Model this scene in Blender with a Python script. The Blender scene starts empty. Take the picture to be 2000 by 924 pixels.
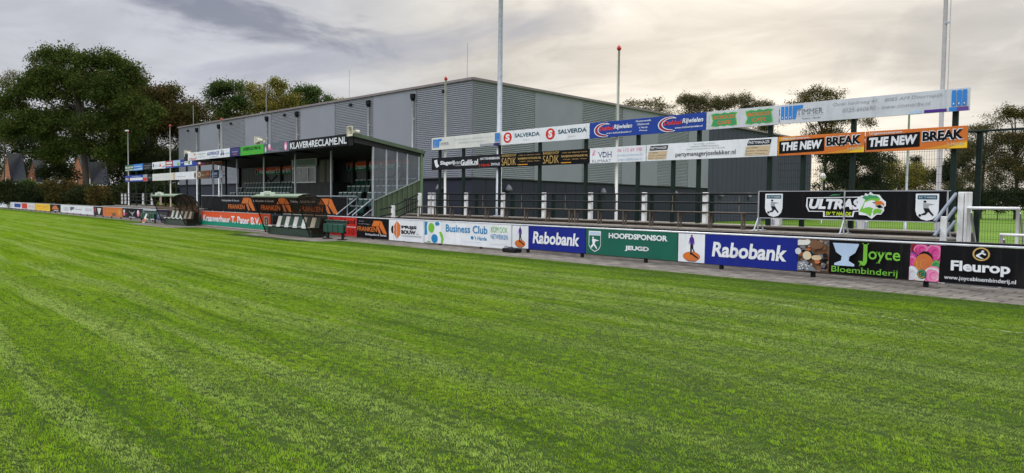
import bpy, bmesh, math, random
import numpy as np
from mathutils import Vector

random.seed(7)
RNG = np.random.default_rng(11)
scene = bpy.context.scene
COLL = scene.collection

# ------------------------------------------------------------------ camera
FPX, EYE = 1445.0, 1.67                       # focal length for a 2000 px wide frame, eye height
HEAD, PITCH, ROLL = math.atan(1300 / 1446.6), math.atan(67.4 / 1445), 0.012


def camera_axes():
    c, s = math.cos(HEAD), math.sin(HEAD)
    a, r, u = Vector((-c, s, 0)), Vector((s, c, 0)), Vector((0, 0, 1))
    a2 = a * math.cos(PITCH) - u * math.sin(PITCH)
    u2 = u * math.cos(PITCH) + a * math.sin(PITCH)
    return a2, r * math.cos(ROLL) + u2 * math.sin(ROLL), u2 * math.cos(ROLL) - r * math.sin(ROLL)


AX, RX, UX = camera_axes()
ORIGIN = Vector((0, 0, EYE))
cam_data = bpy.data.cameras.new("camera")
cam_data.sensor_width = 36
cam_data.lens = FPX / 2000 * 36
cam_data.clip_start, cam_data.clip_end = 0.1, 6000
cam = bpy.data.objects.new("camera", cam_data)
COLL.objects.link(cam)
from mathutils import Matrix
cam.matrix_world = Matrix(((RX.x, UX.x, -AX.x, 0), (RX.y, UX.y, -AX.y, 0), (RX.z, UX.z, -AX.z, EYE), (0, 0, 0, 1)))
scene.camera = cam


def ray(px, py):
    return AX + RX * ((px - 1000) / FPX) + UX * ((462 - py) / FPX)


def at(px, py, depth):
    return ORIGIN + ray(px, py) * depth


def col(px, Y, z=1.67):
    """world X of an upright thing in the plane Y that was measured at column px of the survey photo"""
    w = RX * FPX - AX * (px - 1000)
    return -(w.y * Y + w.z * (z - EYE)) / w.x


# ------------------------------------------------------------------ view, world, sun
vs = scene.view_settings
vs.view_transform, vs.look, vs.exposure, vs.gamma = 'Standard', 'None', 0.0, 1.0
vs.use_curve_mapping = False
scene.render.film_transparent = False
try:
    scene.cycles.use_denoising = True
    scene.cycles.max_bounces = 8
    scene.cycles.transparent_max_bounces = 24
except Exception:
    pass

SUNDIR = ray(1400, -60).normalized()
SUN_EL = math.asin(SUNDIR.z)
SUN_AZ = math.atan2(SUNDIR.x, SUNDIR.y)


class NT:
    """small helper to write node trees as expressions"""

    def __init__(self, tree):
        self.t = tree

    def new(self, kind, **kw):
        n = self.t.nodes.new(kind)
        for k, v in kw.items():
            setattr(n, k, v)
        return n

    def put(self, sock, v):
        if isinstance(v, bpy.types.NodeSocket):
            self.t.links.new(v, sock)
        else:
            sock.default_value = v

    def m(self, op, a, b=None, c=None, clamp=False):
        n = self.new('ShaderNodeMath', operation=op, use_clamp=clamp)
        self.put(n.inputs[0], a)
        if b is not None:
            self.put(n.inputs[1], b)
        if c is not None:
            self.put(n.inputs[2], c)
        return n.outputs[0]

    def v(self, op, a, b=None):
        n = self.new('ShaderNodeVectorMath', operation=op)
        self.put(n.inputs[0], a)
        if b is not None:
            self.put(n.inputs[3] if op == 'SCALE' else n.inputs[1], b)
        return n.outputs['Value'] if op in ('DOT_PRODUCT', 'LENGTH') else n.outputs[0]

    def smooth(self, x, lo, hi, a=0.0, b=1.0):
        n = self.new('ShaderNodeMapRange', interpolation_type='SMOOTHSTEP')
        self.put(n.inputs[0], x)
        for i, q in enumerate((lo, hi, a, b)):
            self.put(n.inputs[i + 1], q)
        return n.outputs[0]

    def mix(self, f, a, b, blend='MIX'):
        n = self.new('ShaderNodeMix', data_type='RGBA', blend_type=blend)
        self.put(n.inputs[0], f)
        for s, q in ((n.inputs[6], a), (n.inputs[7], b)):
            if isinstance(q, tuple) and len(q) == 3:
                q = (*q, 1)
            self.put(s, q)
        return n.outputs[2]

    def noise(self, vec, scale, detail=4, rough=.55, dist=0.0, out=0):
        n = self.new('ShaderNodeTexNoise')
        self.put(n.inputs['Vector'], vec)
        self.put(n.inputs['Scale'], scale)
        n.inputs['Detail'].default_value = detail
        n.inputs['Roughness'].default_value = rough
        n.inputs['Distortion'].default_value = dist
        return n.outputs[out]

    def xyz(self, vec):
        n = self.new('ShaderNodeSeparateXYZ')
        self.put(n.inputs[0], vec)
        return n.outputs

    def comb(self, x, y, z):
        n = self.new('ShaderNodeCombineXYZ')
        for i, q in enumerate((x, y, z)):
            self.put(n.inputs[i], q)
        return n.outputs[0]


def build_world():
    w = bpy.data.worlds.new("World")
    scene.world = w
    w.use_nodes = True
    w.node_tree.nodes.clear()
    N = NT(w.node_tree)
    d = N.v('NORMALIZE', N.new('ShaderNodeTexCoord').outputs['Generated'])
    x, y, z = N.xyz(d)
    zc = N.m('ADD', N.m('MAXIMUM', z, 0.0), 0.10)
    px, py = N.m('DIVIDE', x, zc), N.m('DIVIDE', y, zc)
    # layer of broken stratus, stretched a little across the view
    pl = N.comb(N.m('MULTIPLY', px, .8), N.m('MULTIPLY', py, 1.0), 0.3)
    n1 = N.noise(pl, .62, 5, .52, .6)
    n2 = N.noise(pl, 2.3, 5, .55, .8)
    cosang = N.v('DOT_PRODUCT', d, tuple(SUNDIR))
    warm = N.smooth(cosang, .80, .995)
    glow = N.smooth(cosang, .90, 1.0)
    cool = N.mix(N.smooth(z, .0, .2), (.585, .578, .585), (.51, .515, .555))
    base = N.mix(warm, cool, (.565, .54, .50))
    base = N.mix(glow, base, (.85, .79, .70))
    var = N.m('ADD', N.m('MULTIPLY', N.smooth(n1, .33, .67), .44), N.m('MULTIPLY', N.smooth(n2, .3, .7), .20))
    base = N.mix(1.0, base, N.comb(N.m('ADD', var, .66), N.m('ADD', var, .67), N.m('ADD', var, .69)), 'MULTIPLY')

    def bank(pxc, pyc, a, b, tilt, seed, soft):
        c = ray(pxc, pyc).normalized()
        t1 = Vector((0, 0, 1)).cross(c).normalized() * -1
        t2 = c.cross(t1) * -1
        if t2.z < 0:
            t2 = -t2
        if t1.dot(RX) < 0:
            t1 = -t1
        t1, t2 = t1 * math.cos(tilt) + t2 * math.sin(tilt), t2 * math.cos(tilt) - t1 * math.sin(tilt)
        dc = N.m('MAXIMUM', N.v('DOT_PRODUCT', d, tuple(c)), .05)
        u = N.m('DIVIDE', N.m('DIVIDE', N.v('DOT_PRODUCT', d, tuple(t1)), dc), a / FPX)
        v = N.m('DIVIDE', N.m('DIVIDE', N.v('DOT_PRODUCT', d, tuple(t2)), dc), b / FPX)
        wob = N.noise(N.comb(N.m('MULTIPLY', u, 1.6), N.m('MULTIPLY', v, .8), seed), 1.0, 6, .6, .5)
        wob2 = N.noise(N.comb(u, seed, v), .9, 3, .5)
        v = N.m('ADD', v, N.m('MULTIPLY', N.m('SUBTRACT', wob2, .5), 2.4))
        r = N.m('SQRT', N.m('ADD', N.m('MULTIPLY', u, u), N.m('MULTIPLY', v, v)))
        r = N.m('ADD', r, N.m('MULTIPLY', N.m('SUBTRACT', wob, .5), 2.0))
        return N.m('MULTIPLY', N.smooth(r, .25, 1.15, 1.0, 0.0), soft)

    dark = bank(480, 42, 260, 42, -.10, 3.1, .85)
    dark2 = bank(680, 112, 380, 40, .22, 9.4, .62)
    dark3 = bank(1060, 45, 150, 60, .1, 5.4, .55)
    dark4 = bank(1880, 70, 230, 75, .2, 2.4, .55)
    base = N.mix(dark4, base, (.40, .39, .39))
    base = N.mix(dark3, base, (.44, .43, .45))
    base = N.mix(dark2, base, (.35, .37, .46))
    base = N.mix(dark, base, (.21, .225, .30))
    # an overcast sky is brighter overhead and behind the viewer than along this horizon
    over = N.smooth(z, .27, .70, 1.0, 4.3)
    back = N.smooth(N.m('MULTIPLY', y, -1.0), -.05, .6, 1.0, 1.5)
    k = N.m('MULTIPLY', over, back)
    kk = N.m('MULTIPLY', k, 10.0)
    cloud = N.v('SCALE', base, kk)
    sky = N.new('ShaderNodeTexSky', sky_type='NISHITA', sun_disc=False)
    sky.sun_elevation, sky.sun_rotation = SUN_EL, SUN_AZ
    colr = N.mix(.93, sky.outputs[0], cloud)
    bg = N.new('ShaderNodeBackground')
    N.put(bg.inputs[0], colr)
    bg.inputs[1].default_value = 0.10
    out = N.new('ShaderNodeOutputWorld')
    N.t.links.new(bg.outputs[0], out.inputs[0])


build_world()
sun_data = bpy.data.lights.new("sun", 'SUN')
sun_data.energy = 1.5
sun_data.angle = math.radians(16)
sun_data.color = (1.0, .93, .82)
sun = bpy.data.objects.new("sun", sun_data)
COLL.objects.link(sun)
sun.rotation_euler = SUNDIR.to_track_quat('Z', 'Y').to_euler()
sun.location = SUNDIR * 300

# ------------------------------------------------------------------ materials
MATS = {}


def M(name, colour, rough=.6, var=.12, vscale=2.5, bump=0.0, bscale=40, metal=0.0, spec=.4, dirt=0.0):
    if name in MATS:
        return MATS[name]
    m = bpy.data.materials.new(name)
    m.use_nodes = True
    N = NT(m.node_tree)
    p = m.node_tree.nodes['Principled BSDF']
    pos = N.new('ShaderNodeNewGeometry').outputs['Position']
    n = N.noise(pos, vscale, 5, .6)
    f = N.smooth(n, .3, .7, 1 - var, 1 + var)
    c = N.mix(1.0, (*colour, 1), N.comb(f, f, f), 'MULTIPLY')
    if dirt:
        s = N.xyz(pos)
        st = N.noise(N.comb(N.m('MULTIPLY', s[0], 6.0), N.m('MULTIPLY', s[1], 6.0), N.m('MULTIPLY', s[2], .6)), 1.0, 5, .65)
        c = N.mix(N.smooth(st, .52, .75, 0.0, dirt), c, (.09, .085, .07))
    N.put(p.inputs['Base Color'], c)
    N.put(p.inputs['Roughness'], N.smooth(n, .2, .8, max(.05, rough - .1), min(1, rough + .1)))
    p.inputs['Metallic'].default_value = metal
    p.inputs['Specular IOR Level'].default_value = spec
    if bump:
        b = N.new('ShaderNodeBump')
        b.inputs['Strength'].default_value = bump
        b.inputs['Distance'].default_value = .02
        N.put(b.inputs['Height'], N.noise(pos, bscale, 5, .6))
        N.put(p.inputs['Normal'], b.outputs[0])
    MATS[name] = m
    return m


def see_through(name, tint, gloss=.12, rough=.06, opaque=0.0, body=(.05, .05, .05)):
    m = bpy.data.materials.new(name)
    m.use_nodes = True
    N = NT(m.node_tree)
    N.t.nodes.clear()
    tr = N.new('ShaderNodeBsdfTransparent')
    tr.inputs[0].default_value = (*tint, 1)
    df = N.new('ShaderNodeBsdfDiffuse')
    df.inputs[0].default_value = (*body, 1)
    mx0 = N.new('ShaderNodeMixShader')
    pos = N.new('ShaderNodeNewGeometry').outputs['Position']
    N.put(mx0.inputs[0], N.m('MULTIPLY', N.smooth(N.noise(pos, 2.0, 5, .6), .3, .7, .5, 1.5), opaque))
    N.t.links.new(tr.outputs[0], mx0.inputs[1])
    N.t.links.new(df.outputs[0], mx0.inputs[2])
    gl = N.new('ShaderNodeBsdfGlossy')
    gl.inputs['Roughness'].default_value = rough
    fr = N.new('ShaderNodeLayerWeight')
    mx = N.new('ShaderNodeMixShader')
    N.put(mx.inputs[0], N.m('ADD', N.m('MULTIPLY', N.m('POWER', fr.outputs['Facing'], 5.0), .5), gloss, clamp=True))
    N.t.links.new(mx0.outputs[0], mx.inputs[1])
    N.t.links.new(gl.outputs[0], mx.inputs[2])
    out = N.new('ShaderNodeOutputMaterial')
    N.t.links.new(mx.outputs[0], out.inputs[0])
    MATS[name] = m
    return m


def leaf_material(name, c1, c2, c3, trans=.35):
    m = bpy.data.materials.new(name)
    m.use_nodes = True
    N = NT(m.node_tree)
    N.t.nodes.clear()
    g = N.new('ShaderNodeNewGeometry')
    n = N.noise(g.outputs['Position'], .35, 4, .6)
    c = N.mix(N.smooth(n, .38, .62), (*c1, 1), (*c2, 1))
    c = N.mix(N.smooth(g.outputs['Random Per Island'], .72, 1.0), c, (*c3, 1))
    f = N.m('ADD', N.m('MULTIPLY', g.outputs['Random Per Island'], .7), .65)
    c = N.mix(1.0, c, N.comb(f, f, f), 'MULTIPLY')
    d = N.new('ShaderNodeBsdfDiffuse')
    t = N.new('ShaderNodeBsdfTranslucent')
    N.put(d.inputs[0], c)
    N.put(t.inputs[0], c)
    mx = N.new('ShaderNodeMixShader')
    mx.inputs[0].default_value = trans
    N.t.links.new(d.outputs[0], mx.inputs[1])
    N.t.links.new(t.outputs[0], mx.inputs[2])
    out = N.new('ShaderNodeOutputMaterial')
    N.t.links.new(mx.outputs[0], out.inputs[0])
    MATS[name] = m
    return m


# paints and prints (names describe the colour)
PAL = {
    'white': (.69, .71, .715), 'offwhite': (.62, .62, .56), 'black': (.006, .006, .007), 'dark': (.013, .014, .017),
    'navy': (.02, .025, .13), 'blue': (.004, .014, .20), 'royal': (.012, .045, .27), 'sky': (.03, .20, .55), 'teal': (.01, .20, .42),
    'green': (.006, .105, .065), 'lime': (.16, .45, .04), 'brightgreen': (.05, .38, .03), 'leafgreen': (.05, .27, .11), 'acid': (.48, .62, .02),
    'orange': (.58, .15, .022), 'amber': (.62, .27, .025), 'yellow': (.80, .50, .02), 'red': (.56, .025, .015), 'redorange': (.66, .085, .02),
    'darkred': (.20, .008, .015), 'maroon': (.33, .02, .04), 'pink': (.70, .22, .38), 'rose': (.62, .06, .27), 'gold': (.50, .33, .10),
    'grey': (.30, .31, .33), 'lightgrey': (.52, .54, .56), 'slate': (.10, .12, .14), 'cream': (.58, .50, .34), 'brown': (.16, .08, .04),
    'rust': (.52, .15, .05), 'petrol': (.02, .08, .12), 'jade': (.004, .22, .13), 'violet': (.07, .02, .22), 'purple': (.12, .06, .25), 'paleblue': (.40, .52, .66),
    'inkgrey': (.17, .19, .21), 'tan': (.55, .42, .25),
}


def paint(c):
    return M('print_' + c, PAL[c], .6, .07, 1.6, spec=.10 if max(PAL[c]) < .1 else .25, dirt=.26 if c in ('white', 'offwhite', 'lightgrey') else .10)


galv = M('galvanised_steel', (.40, .42, .44), .42, .12, 4, metal=.25)
alu = M('aluminium', (.62, .64, .66), .4, .08, 4, metal=.3)
whitepaint = M('white_paint', (.72, .72, .69), .5, .10, 5, dirt=.35)
polepaint = M('pole_paint', (.66, .65, .58), .45, .08, 3, dirt=.2)
blacksteel = M('black_steel', (.012, .013, .014), .6, .15, 4, spec=.15)
greensteel = M('dark_green_steel', (.008, .018, .013), .6, .15, 4, spec=.2)
greenclad = M('green_cladding', (.075, .105, .055), .5, .10, 1.5, dirt=.15)
greenroof = M('green_roof_sheet', (.075, .105, .06), .55, .15, 1.2)
underside = M('dark_roof_lining', (.018, .019, .018), .7, .15, 2)
sheetgrey = M('grey_sheet', (.27, .29, .31), .55, .10, 1.2)
seatgreen = M('green_plastic', (.008, .060, .040), .38, .15, 5)
seatdark = M('dark_green_plastic', (.010, .030, .024), .32, .2, 5)
seatwhite = M('white_plastic', (.74, .75, .73), .4, .05, 5)
concrete = M('mossy_concrete', (.075, .058, .043), .9, .35, 3, .5, 25)
concedge = M('concrete_edge', (.17, .15, .12), .85, .2, 4, .3, 30)
timber = M('weathered_timber', (.12, .10, .075), .8, .25, 6, .3, 40)
red_ball = M('red_paint', (.45, .03, .02), .4, .1, 5)
clad_flat = M('flat_grey_cladding', (.225, .236, .262), .45, .05, .5, dirt=.12)
clad_rib = M('ribbed_grey_cladding', (.27, .282, .31), .45, .06, .5)
clad_dark = M('anthracite_cladding', (.026, .029, .041), .6, .08, .6, spec=.2)
coping_m = M('roof_coping', (.20, .165, .165), .6, .1, 2)
beige = M('beige_plastic', (.55, .52, .40), .5, .1, 5)
bark = M('bark', (.055, .045, .035), .95, .3, 8, .6, 30)
glass = see_through('window_glass', (.74, .82, .88), .12, .03)
glass_dark = M('dark_glass', (.02, .025, .03), .1, .1, 2, spec=.8)
smoked = see_through('smoked_sheet', (.66, .55, .46), .015, .3, .16, (.045, .032, .024))
leaf_oak = leaf_material('oak_leaves', (.048, .080, .018), (.066, .092, .020), (.10, .10, .025), .3)
leaf_brown = leaf_material('autumn_leaves', (.085, .066, .022), (.066, .072, .022), (.13, .085, .026), .3)
leaf_olive = leaf_material('olive_leaves', (.20, .175, .04), (.14, .15, .035), (.27, .21, .045), .4)
leaf_green = leaf_material('green_leaves', (.055, .095, .025), (.075, .11, .03), (.09, .11, .03))
leaf_dark = leaf_material('dark_leaves', (.026, .038, .016), (.036, .048, .018), (.05, .05, .02))
leaf_thin = leaf_material('sparse_leaves', (.12, .112, .055), (.10, .10, .045), (.18, .14, .06), .45)


# ------------------------------------------------------------------ mesh builder
def base_of(o):
    v = Vector((0, 0, 0))
    while o:
        v += o.location
        o = o.parent
    return v


class MB:
    def __init__(self):
        self.v, self.f, self.mi, self.mats = [], [], [], []

    def slot(self, m):
        if m is None:
            return 0
        if m not in self.mats:
            self.mats.append(m)
        return self.mats.index(m)

    def face(self, pts, m=None):
        i = len(self.v)
        self.v += [tuple(p) for p in pts]
        self.f.append(tuple(range(i, i + len(pts))))
        self.mi.append(self.slot(m))
        return self

    def mesh(self, verts, faces, m=None):
        i = len(self.v)
        self.v += [tuple(p) for p in verts]
        s = self.slot(m)
        for f in faces:
            self.f.append(tuple(k + i for k in f))
            self.mi.append(s)
        return self

    def box(self, x0, x1, y0, y1, z0, z1, m=None):
        x0, x1 = min(x0, x1), max(x0, x1)
        y0, y1 = min(y0, y1), max(y0, y1)
        z0, z1 = min(z0, z1), max(z0, z1)
        v = [(x0, y0, z0), (x1, y0, z0), (x1, y1, z0), (x0, y1, z0), (x0, y0, z1), (x1, y0, z1), (x1, y1, z1), (x0, y1, z1)]
        return self.mesh(v, [(3, 2, 1, 0), (4, 5, 6, 7), (0, 1, 5, 4), (1, 2, 6, 5), (2, 3, 7, 6), (3, 0, 4, 7)], m)

    def rbox(self, x0, x1, y0, y1, z0, z1, b=.01, m=None):
        """box with chamfered edges"""
        bm = bmesh.new()
        bmesh.ops.create_cube(bm, size=1)
        for v in bm.verts:
            v.co = Vector(((x0 + x1) / 2 + v.co.x * abs(x1 - x0), (y0 + y1) / 2 + v.co.y * abs(y1 - y0), (z0 + z1) / 2 + v.co.z * abs(z1 - z0)))
        bmesh.ops.bevel(bm, geom=list(bm.edges), offset=b, segments=1, affect='EDGES')
        bm.verts.index_update()
        self.mesh([v.co for v in bm.verts], [[v.index for v in f.verts] for f in bm.faces], m)
        bm.free()
        return self

    def bar(self, p, q, w, h=None, m=None):
        """square bar from p to q"""
        p, q = Vector(p), Vector(q)
        h = w if h is None else h
        d = (q - p).normalized()
        up = Vector((0, 0, 1)) if abs(d.z) < .95 else Vector((0, 1, 0))
        s = d.cross(up).normalized()
        t = s.cross(d)
        v = []
        for e in (p, q):
            for a, b in ((-1, -1), (1, -1), (1, 1), (-1, 1)):
                v.append(e + s * (a * w / 2) + t * (b * h / 2))
        return self.mesh(v, [(0, 1, 2, 3), (7, 6, 5, 4), (0, 4, 5, 1), (1, 5, 6, 2), (2, 6, 7, 3), (3, 7, 4, 0)], m)

    def tube(self, pts, r, n=8, m=None, r2=None, cap=True):
        pts = [Vector(p) for p in pts]
        rs = [r + ((r2 if r2 is not None else r) - r) * i / max(1, len(pts) - 1) for i in range(len(pts))]
        v, f = [], []
        for i, p in enumerate(pts):
            d = (pts[min(i + 1, len(pts) - 1)] - pts[max(i - 1, 0)]).normalized()
            up = Vector((0, 0, 1)) if abs(d.z) < .9 else Vector((1, 0, 0))
            s = d.cross(up).normalized()
            t = s.cross(d)
            for k in range(n):
                a = 2 * math.pi * k / n
                v.append(p + (s * math.cos(a) + t * math.sin(a)) * rs[i])
        for i in range(len(pts) - 1):
            for k in range(n):
                f.append((i * n + k, i * n + (k + 1) % n, (i + 1) * n + (k + 1) % n, (i + 1) * n + k))
        if cap:
            f.append(tuple(range(n)))
            f.append(tuple((len(pts) - 1) * n + k for k in reversed(range(n))))
        return self.mesh(v, f, m)

    def lathe(self, c, prof, n=12, m=None):
        v, f = [], []
        for r, z in prof:
            for k in range(n):
                a = 2 * math.pi * k / n
                v.append((c[0] + r * math.cos(a), c[1] + r * math.sin(a), c[2] + z))
        for i in range(len(prof) - 1):
            for k in range(n):
                f.append((i * n + k, i * n + (k + 1) % n, (i + 1) * n + (k + 1) % n, (i + 1) * n + k))
        f.append(tuple(reversed(range(n))))
        f.append(tuple((len(prof) - 1) * n + k for k in range(n)))
        return self.mesh(v, f, m)

    def build(self, name, mat=None, parent=None, smooth=False):
        off = base_of(parent)
        me = bpy.data.meshes.new(name)
        me.from_pydata([(a - off.x, b - off.y, c - off.z) for a, b, c in self.v], [], self.f)
        mats = self.mats if self.mats else [mat]
        for q in mats:
            me.materials.append(q)
        if self.mats:
            me.polygons.foreach_set('material_index', self.mi)
        if smooth:
            me.polygons.foreach_set('use_smooth', [True] * len(self.f))
        me.update()
        o = bpy.data.objects.new(name, me)
        COLL.objects.link(o)
        if parent:
            o.parent = parent
        return o


def thing(name, label, cat, loc, group=None):
    o = bpy.data.objects.new(name, None)
    o.empty_display_size = .3
    COLL.objects.link(o)
    o.location = loc
    tag(o, label, cat, group)
    return o


def tag(o, label=None, cat=None, group=None, kind=None):
    for k, v in (('label', label), ('category', cat), ('group', group), ('kind', kind)):
        if v:
            o[k] = v
    return o


def structure(o):
    o['kind'] = 'structure'
    return o


def dup(root, loc, label=None, group=None):
    r = root.copy()
    COLL.objects.link(r)
    r.location = loc
    if label:
        r['label'] = label
    if group:
        r['group'] = group
    for ch in list(root.children):
        c = ch.copy()
        COLL.objects.link(c)
        c.parent = r
        for g in list(ch.children):
            d = g.copy()
            COLL.objects.link(d)
            d.parent = c
    return r


# ------------------------------------------------------------------ lettering
TXT = {}


def text_shape(s, bold=0.0, shear=0.0, serif=False):
    key = (s, bold, shear, serif)
    if key in TXT:
        return TXT[key]
    cu = bpy.data.curves.new('lettering', 'FONT')
    cu.body = s
    cu.offset = bold
    cu.shear = shear
    cu.resolution_u = 3
    ob = bpy.data.objects.new('lettering', cu)
    me = bpy.data.meshes.new_from_object(ob)
    V = [(v.co.x, v.co.y) for v in me.vertices]
    F = [tuple(p.vertices) for p in me.polygons]
    if serif:
        cnt = {}
        for p in F:
            for i in range(len(p)):
                e = tuple(sorted((p[i], p[(i + 1) % len(p)])))
                cnt[e] = cnt.get(e, 0) + 1
        slabs = []
        ys = [v[1] for v in V]
        for (a, b), c in cnt.items():
            if c == 1 and abs(V[a][1] - V[b][1]) < .004 and .03 < abs(V[a][0] - V[b][0]) < .17:
                y = V[a][1]
                x0, x1 = sorted((V[a][0], V[b][0]))
                up = y > .3
                if up and y < max(ys) - .32 and y < .45:
                    continue
                slabs.append((x0 - .05, x1 + .05, y - (.045 if up else 0), y + (0 if up else .045)))
        for x0, x1, y0, y1 in slabs:
            i = len(V)
            V += [(x0, y0), (x1, y0), (x1, y1), (x0, y1)]
            F.append((i, i + 1, i + 2, i + 3))
    bpy.data.objects.remove(ob)
    bpy.data.curves.remove(cu)
    bpy.data.meshes.remove(me)
    xs, ys = [v[0] for v in V], [v[1] for v in V]
    a, b, c, d = min(xs), max(xs), min(ys), max(ys)
    V = [((x - a) / (b - a), (y - c) / (d - c)) for x, y in V]
    TXT[key] = (V, F)
    return TXT[key]


class Board:
    """A flat printed board in a plane of constant Y facing the pitch (-Y).
    Horizontal positions of its print are survey columns (px), vertical ones fractions of its height."""

    def __init__(self, Y, px0, px1, z0, z1, ground, label, name='sponsor_board', cat='sponsor board', thick=.03, group=None, X0=None, X1=None, frame=None, zbase=None):
        self.Y, self.z0, self.z1 = Y, z0, z1
        zm = (z0 + z1) / 2
        self.zm = zm
        self.x0 = col(px0, Y, zm) if X0 is None else X0
        self.x1 = col(px1, Y, zm) if X1 is None else X1
        g = .006
        self.root = thing(name, label, cat, ((self.x0 + self.x1) / 2, Y, z0 if zbase is None else zbase), group)
        MB().rbox(self.x0 + g, self.x1 - g, Y, Y + thick, z0, z1, .004).build('panel', paint(ground), self.root)
        if frame:
            b = MB()
            b.box(self.x0, self.x1, Y - .012, Y + thick + .006, z1, z1 + .022)
            b.box(self.x0, self.x1, Y - .012, Y + thick + .006, z0 - .022, z0)
            b.build('edge_trim', frame, self.root)
        self.k = 0
        self.print_, self.letters = MB(), MB()

    def X(self, px):
        return col(px, self.Y, self.zm)

    def Z(self, v):
        return self.z0 + (self.z1 - self.z0) * v

    def y(self):
        self.k += 1
        return self.Y - .002 - .0011 * self.k

    def rect(self, c, a, b, v0, v1):
        self.poly(c, [(a, v0), (b, v0), (b, v1), (a, v1)])
        return self

    def poly(self, c, pts):
        y = self.y()
        x0, x1 = self.x0 + .007, self.x1 - .007
        self.print_.face([(min(max(self.X(a), x0), x1), y, self.Z(v)) for a, v in pts], paint(c))
        return self

    def ell(self, c, pxc, v, rpx, rv, n=20, a0=0, a1=360, inner=0.0, clip=None):
        y = self.y()
        X, rx = self.X(pxc), abs(self.X(pxc + rpx) - self.X(pxc - rpx)) / 2
        Z, rz = self.Z(v), rv * (self.z1 - self.z0)
        pts = [(math.cos(math.radians(a0 + (a1 - a0) * i / n)), math.sin(math.radians(a0 + (a1 - a0) * i / n))) for i in range(n + 1)]
        if clip:
            ca, cb = self.X(clip[0]), self.X(clip[1])
            q_ = lambda p, k: (min(max(X + rx * p * k, ca), cb), y, min(max(Z + rz * q0[1] * k, self.z0 + .006), self.z1 - .006))
            ring = []
            for k in ((1, inner) if inner else (1,)):
                for q0 in pts:
                    ring.append(q_(q0[0], k))
            if inner:
                self.print_.mesh(ring, [(i, i + 1, n + 2 + i, n + 1 + i) for i in range(n)], paint(c))
            else:
                self.print_.face(ring[:-1] if a1 - a0 == 360 else ring, paint(c))
            return self
        if inner:
            V = [(X + rx * p, y, Z + rz * q) for p, q in pts] + [(X + rx * inner * p, y, Z + rz * inner * q) for p, q in pts]
            self.print_.mesh(V, [(i, i + 1, n + 2 + i, n + 1 + i) for i in range(n)], paint(c))
        else:
            self.print_.face([(X + rx * p, y, Z + rz * q) for p, q in (pts[:-1] if a1 - a0 == 360 else pts)], paint(c))
        return self

    def text(self, c, s, a, b, v0, v1, bold=.015, it=0.0, serif=False, rise=0.0):
        V, F = text_shape(s, bold, it, serif)
        y = self.y()
        xa, xb = self.X(a), self.X(b)
        za, zb = self.Z(v0), self.Z(v1)
        dz = rise * (self.z1 - self.z0)
        self.letters.mesh([(xa + (xb - xa) * u, y, za + (zb - za) * w + dz * u) for u, w in V], F, paint(c))
        return self

    def part(self, name):
        if self.print_.f:
            self.print_.build(name, None, self.root)
            self.print_ = MB()
        return self

    def done(self):
        if self.print_.f:
            self.print_.build('logo', None, self.root)
        if self.letters.f:
            self.letters.build('lettering', None, self.root)
        return self.root


# ------------------------------------------------------------------ ground
def ground_material(name, kind):
    m = bpy.data.materials.new(name)
    m.use_nodes = True
    N = NT(m.node_tree)
    p = m.node_tree.nodes['Principled BSDF']
    pos = N.new('ShaderNodeNewGeometry').outputs['Position']
    s = N.xyz(pos)
    if kind == 'paving':
        b = N.new('ShaderNodeTexBrick')
        N.put(b.inputs['Vector'], pos)
        b.offset = .5
        for k, v in (('Scale', 1.0), ('Mortar Size', .018), ('Brick Width', .60), ('Row Height', .30), ('Bias', -.2), ('Mortar Smooth', .3)):
            b.inputs[k].default_value = v
        b.inputs['Color1'].default_value = (.185, .165, .140, 1)
        b.inputs['Color2'].default_value = (.245, .22, .185, 1)
        b.inputs['Mortar'].default_value = (.045, .042, .028, 1)
        n = N.noise(pos, 2.2, 6, .65)
        f = N.smooth(n, .3, .7, .62, 1.25)
        c = N.mix(1.0, b.outputs[0], N.comb(f, f, f), 'MULTIPLY')
        c = N.mix(N.smooth(N.noise(pos, 1.1, 5, .7), .55, .72, 0, .55), c, (.075, .085, .035))
        N.put(p.inputs['Base Color'], c)
        bp = N.new('ShaderNodeBump')
        bp.inputs['Strength'].default_value = .5
        bp.inputs['Distance'].default_value = .01
        N.put(bp.inputs['Height'], N.m('ADD', N.m('MULTIPLY', b.outputs['Fac'], -1.0), N.noise(pos, 60, 4)))
        N.put(p.inputs['Normal'], bp.outputs[0])
        p.inputs['Roughness'].default_value = .9
    elif kind == 'soil':
        n = N.noise(pos, 1.4, 6, .65)
        n2 = N.noise(pos, 14, 5, .6)
        c = N.mix(N.smooth(n, .3, .7), (.022, .042, .008), (.036, .064, .010))
        c = N.mix(N.smooth(n2, .5, .75, 0, .7), c, (.035, .034, .016))
        N.put(p.inputs['Base Color'], c)
        p.inputs['Roughness'].default_value = .95
    else:
        n = N.noise(pos, .25, 6, .65)
        n2 = N.noise(pos, 3.0, 6, .6)
        c = N.mix(N.smooth(n, .3, .7), (.075, .150, .012), (.11, .20, .016))
        f = N.smooth(n2, .25, .75, .75, 1.2)
        c = N.mix(1.0, c, N.comb(f, f, f), 'MULTIPLY')
        N.put(p.inputs['Base Color'], c)
        p.inputs['Roughness'].default_value = .9
    p.inputs['Specular IOR Level'].default_value = .05
    MATS[name] = m
    return m


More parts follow.
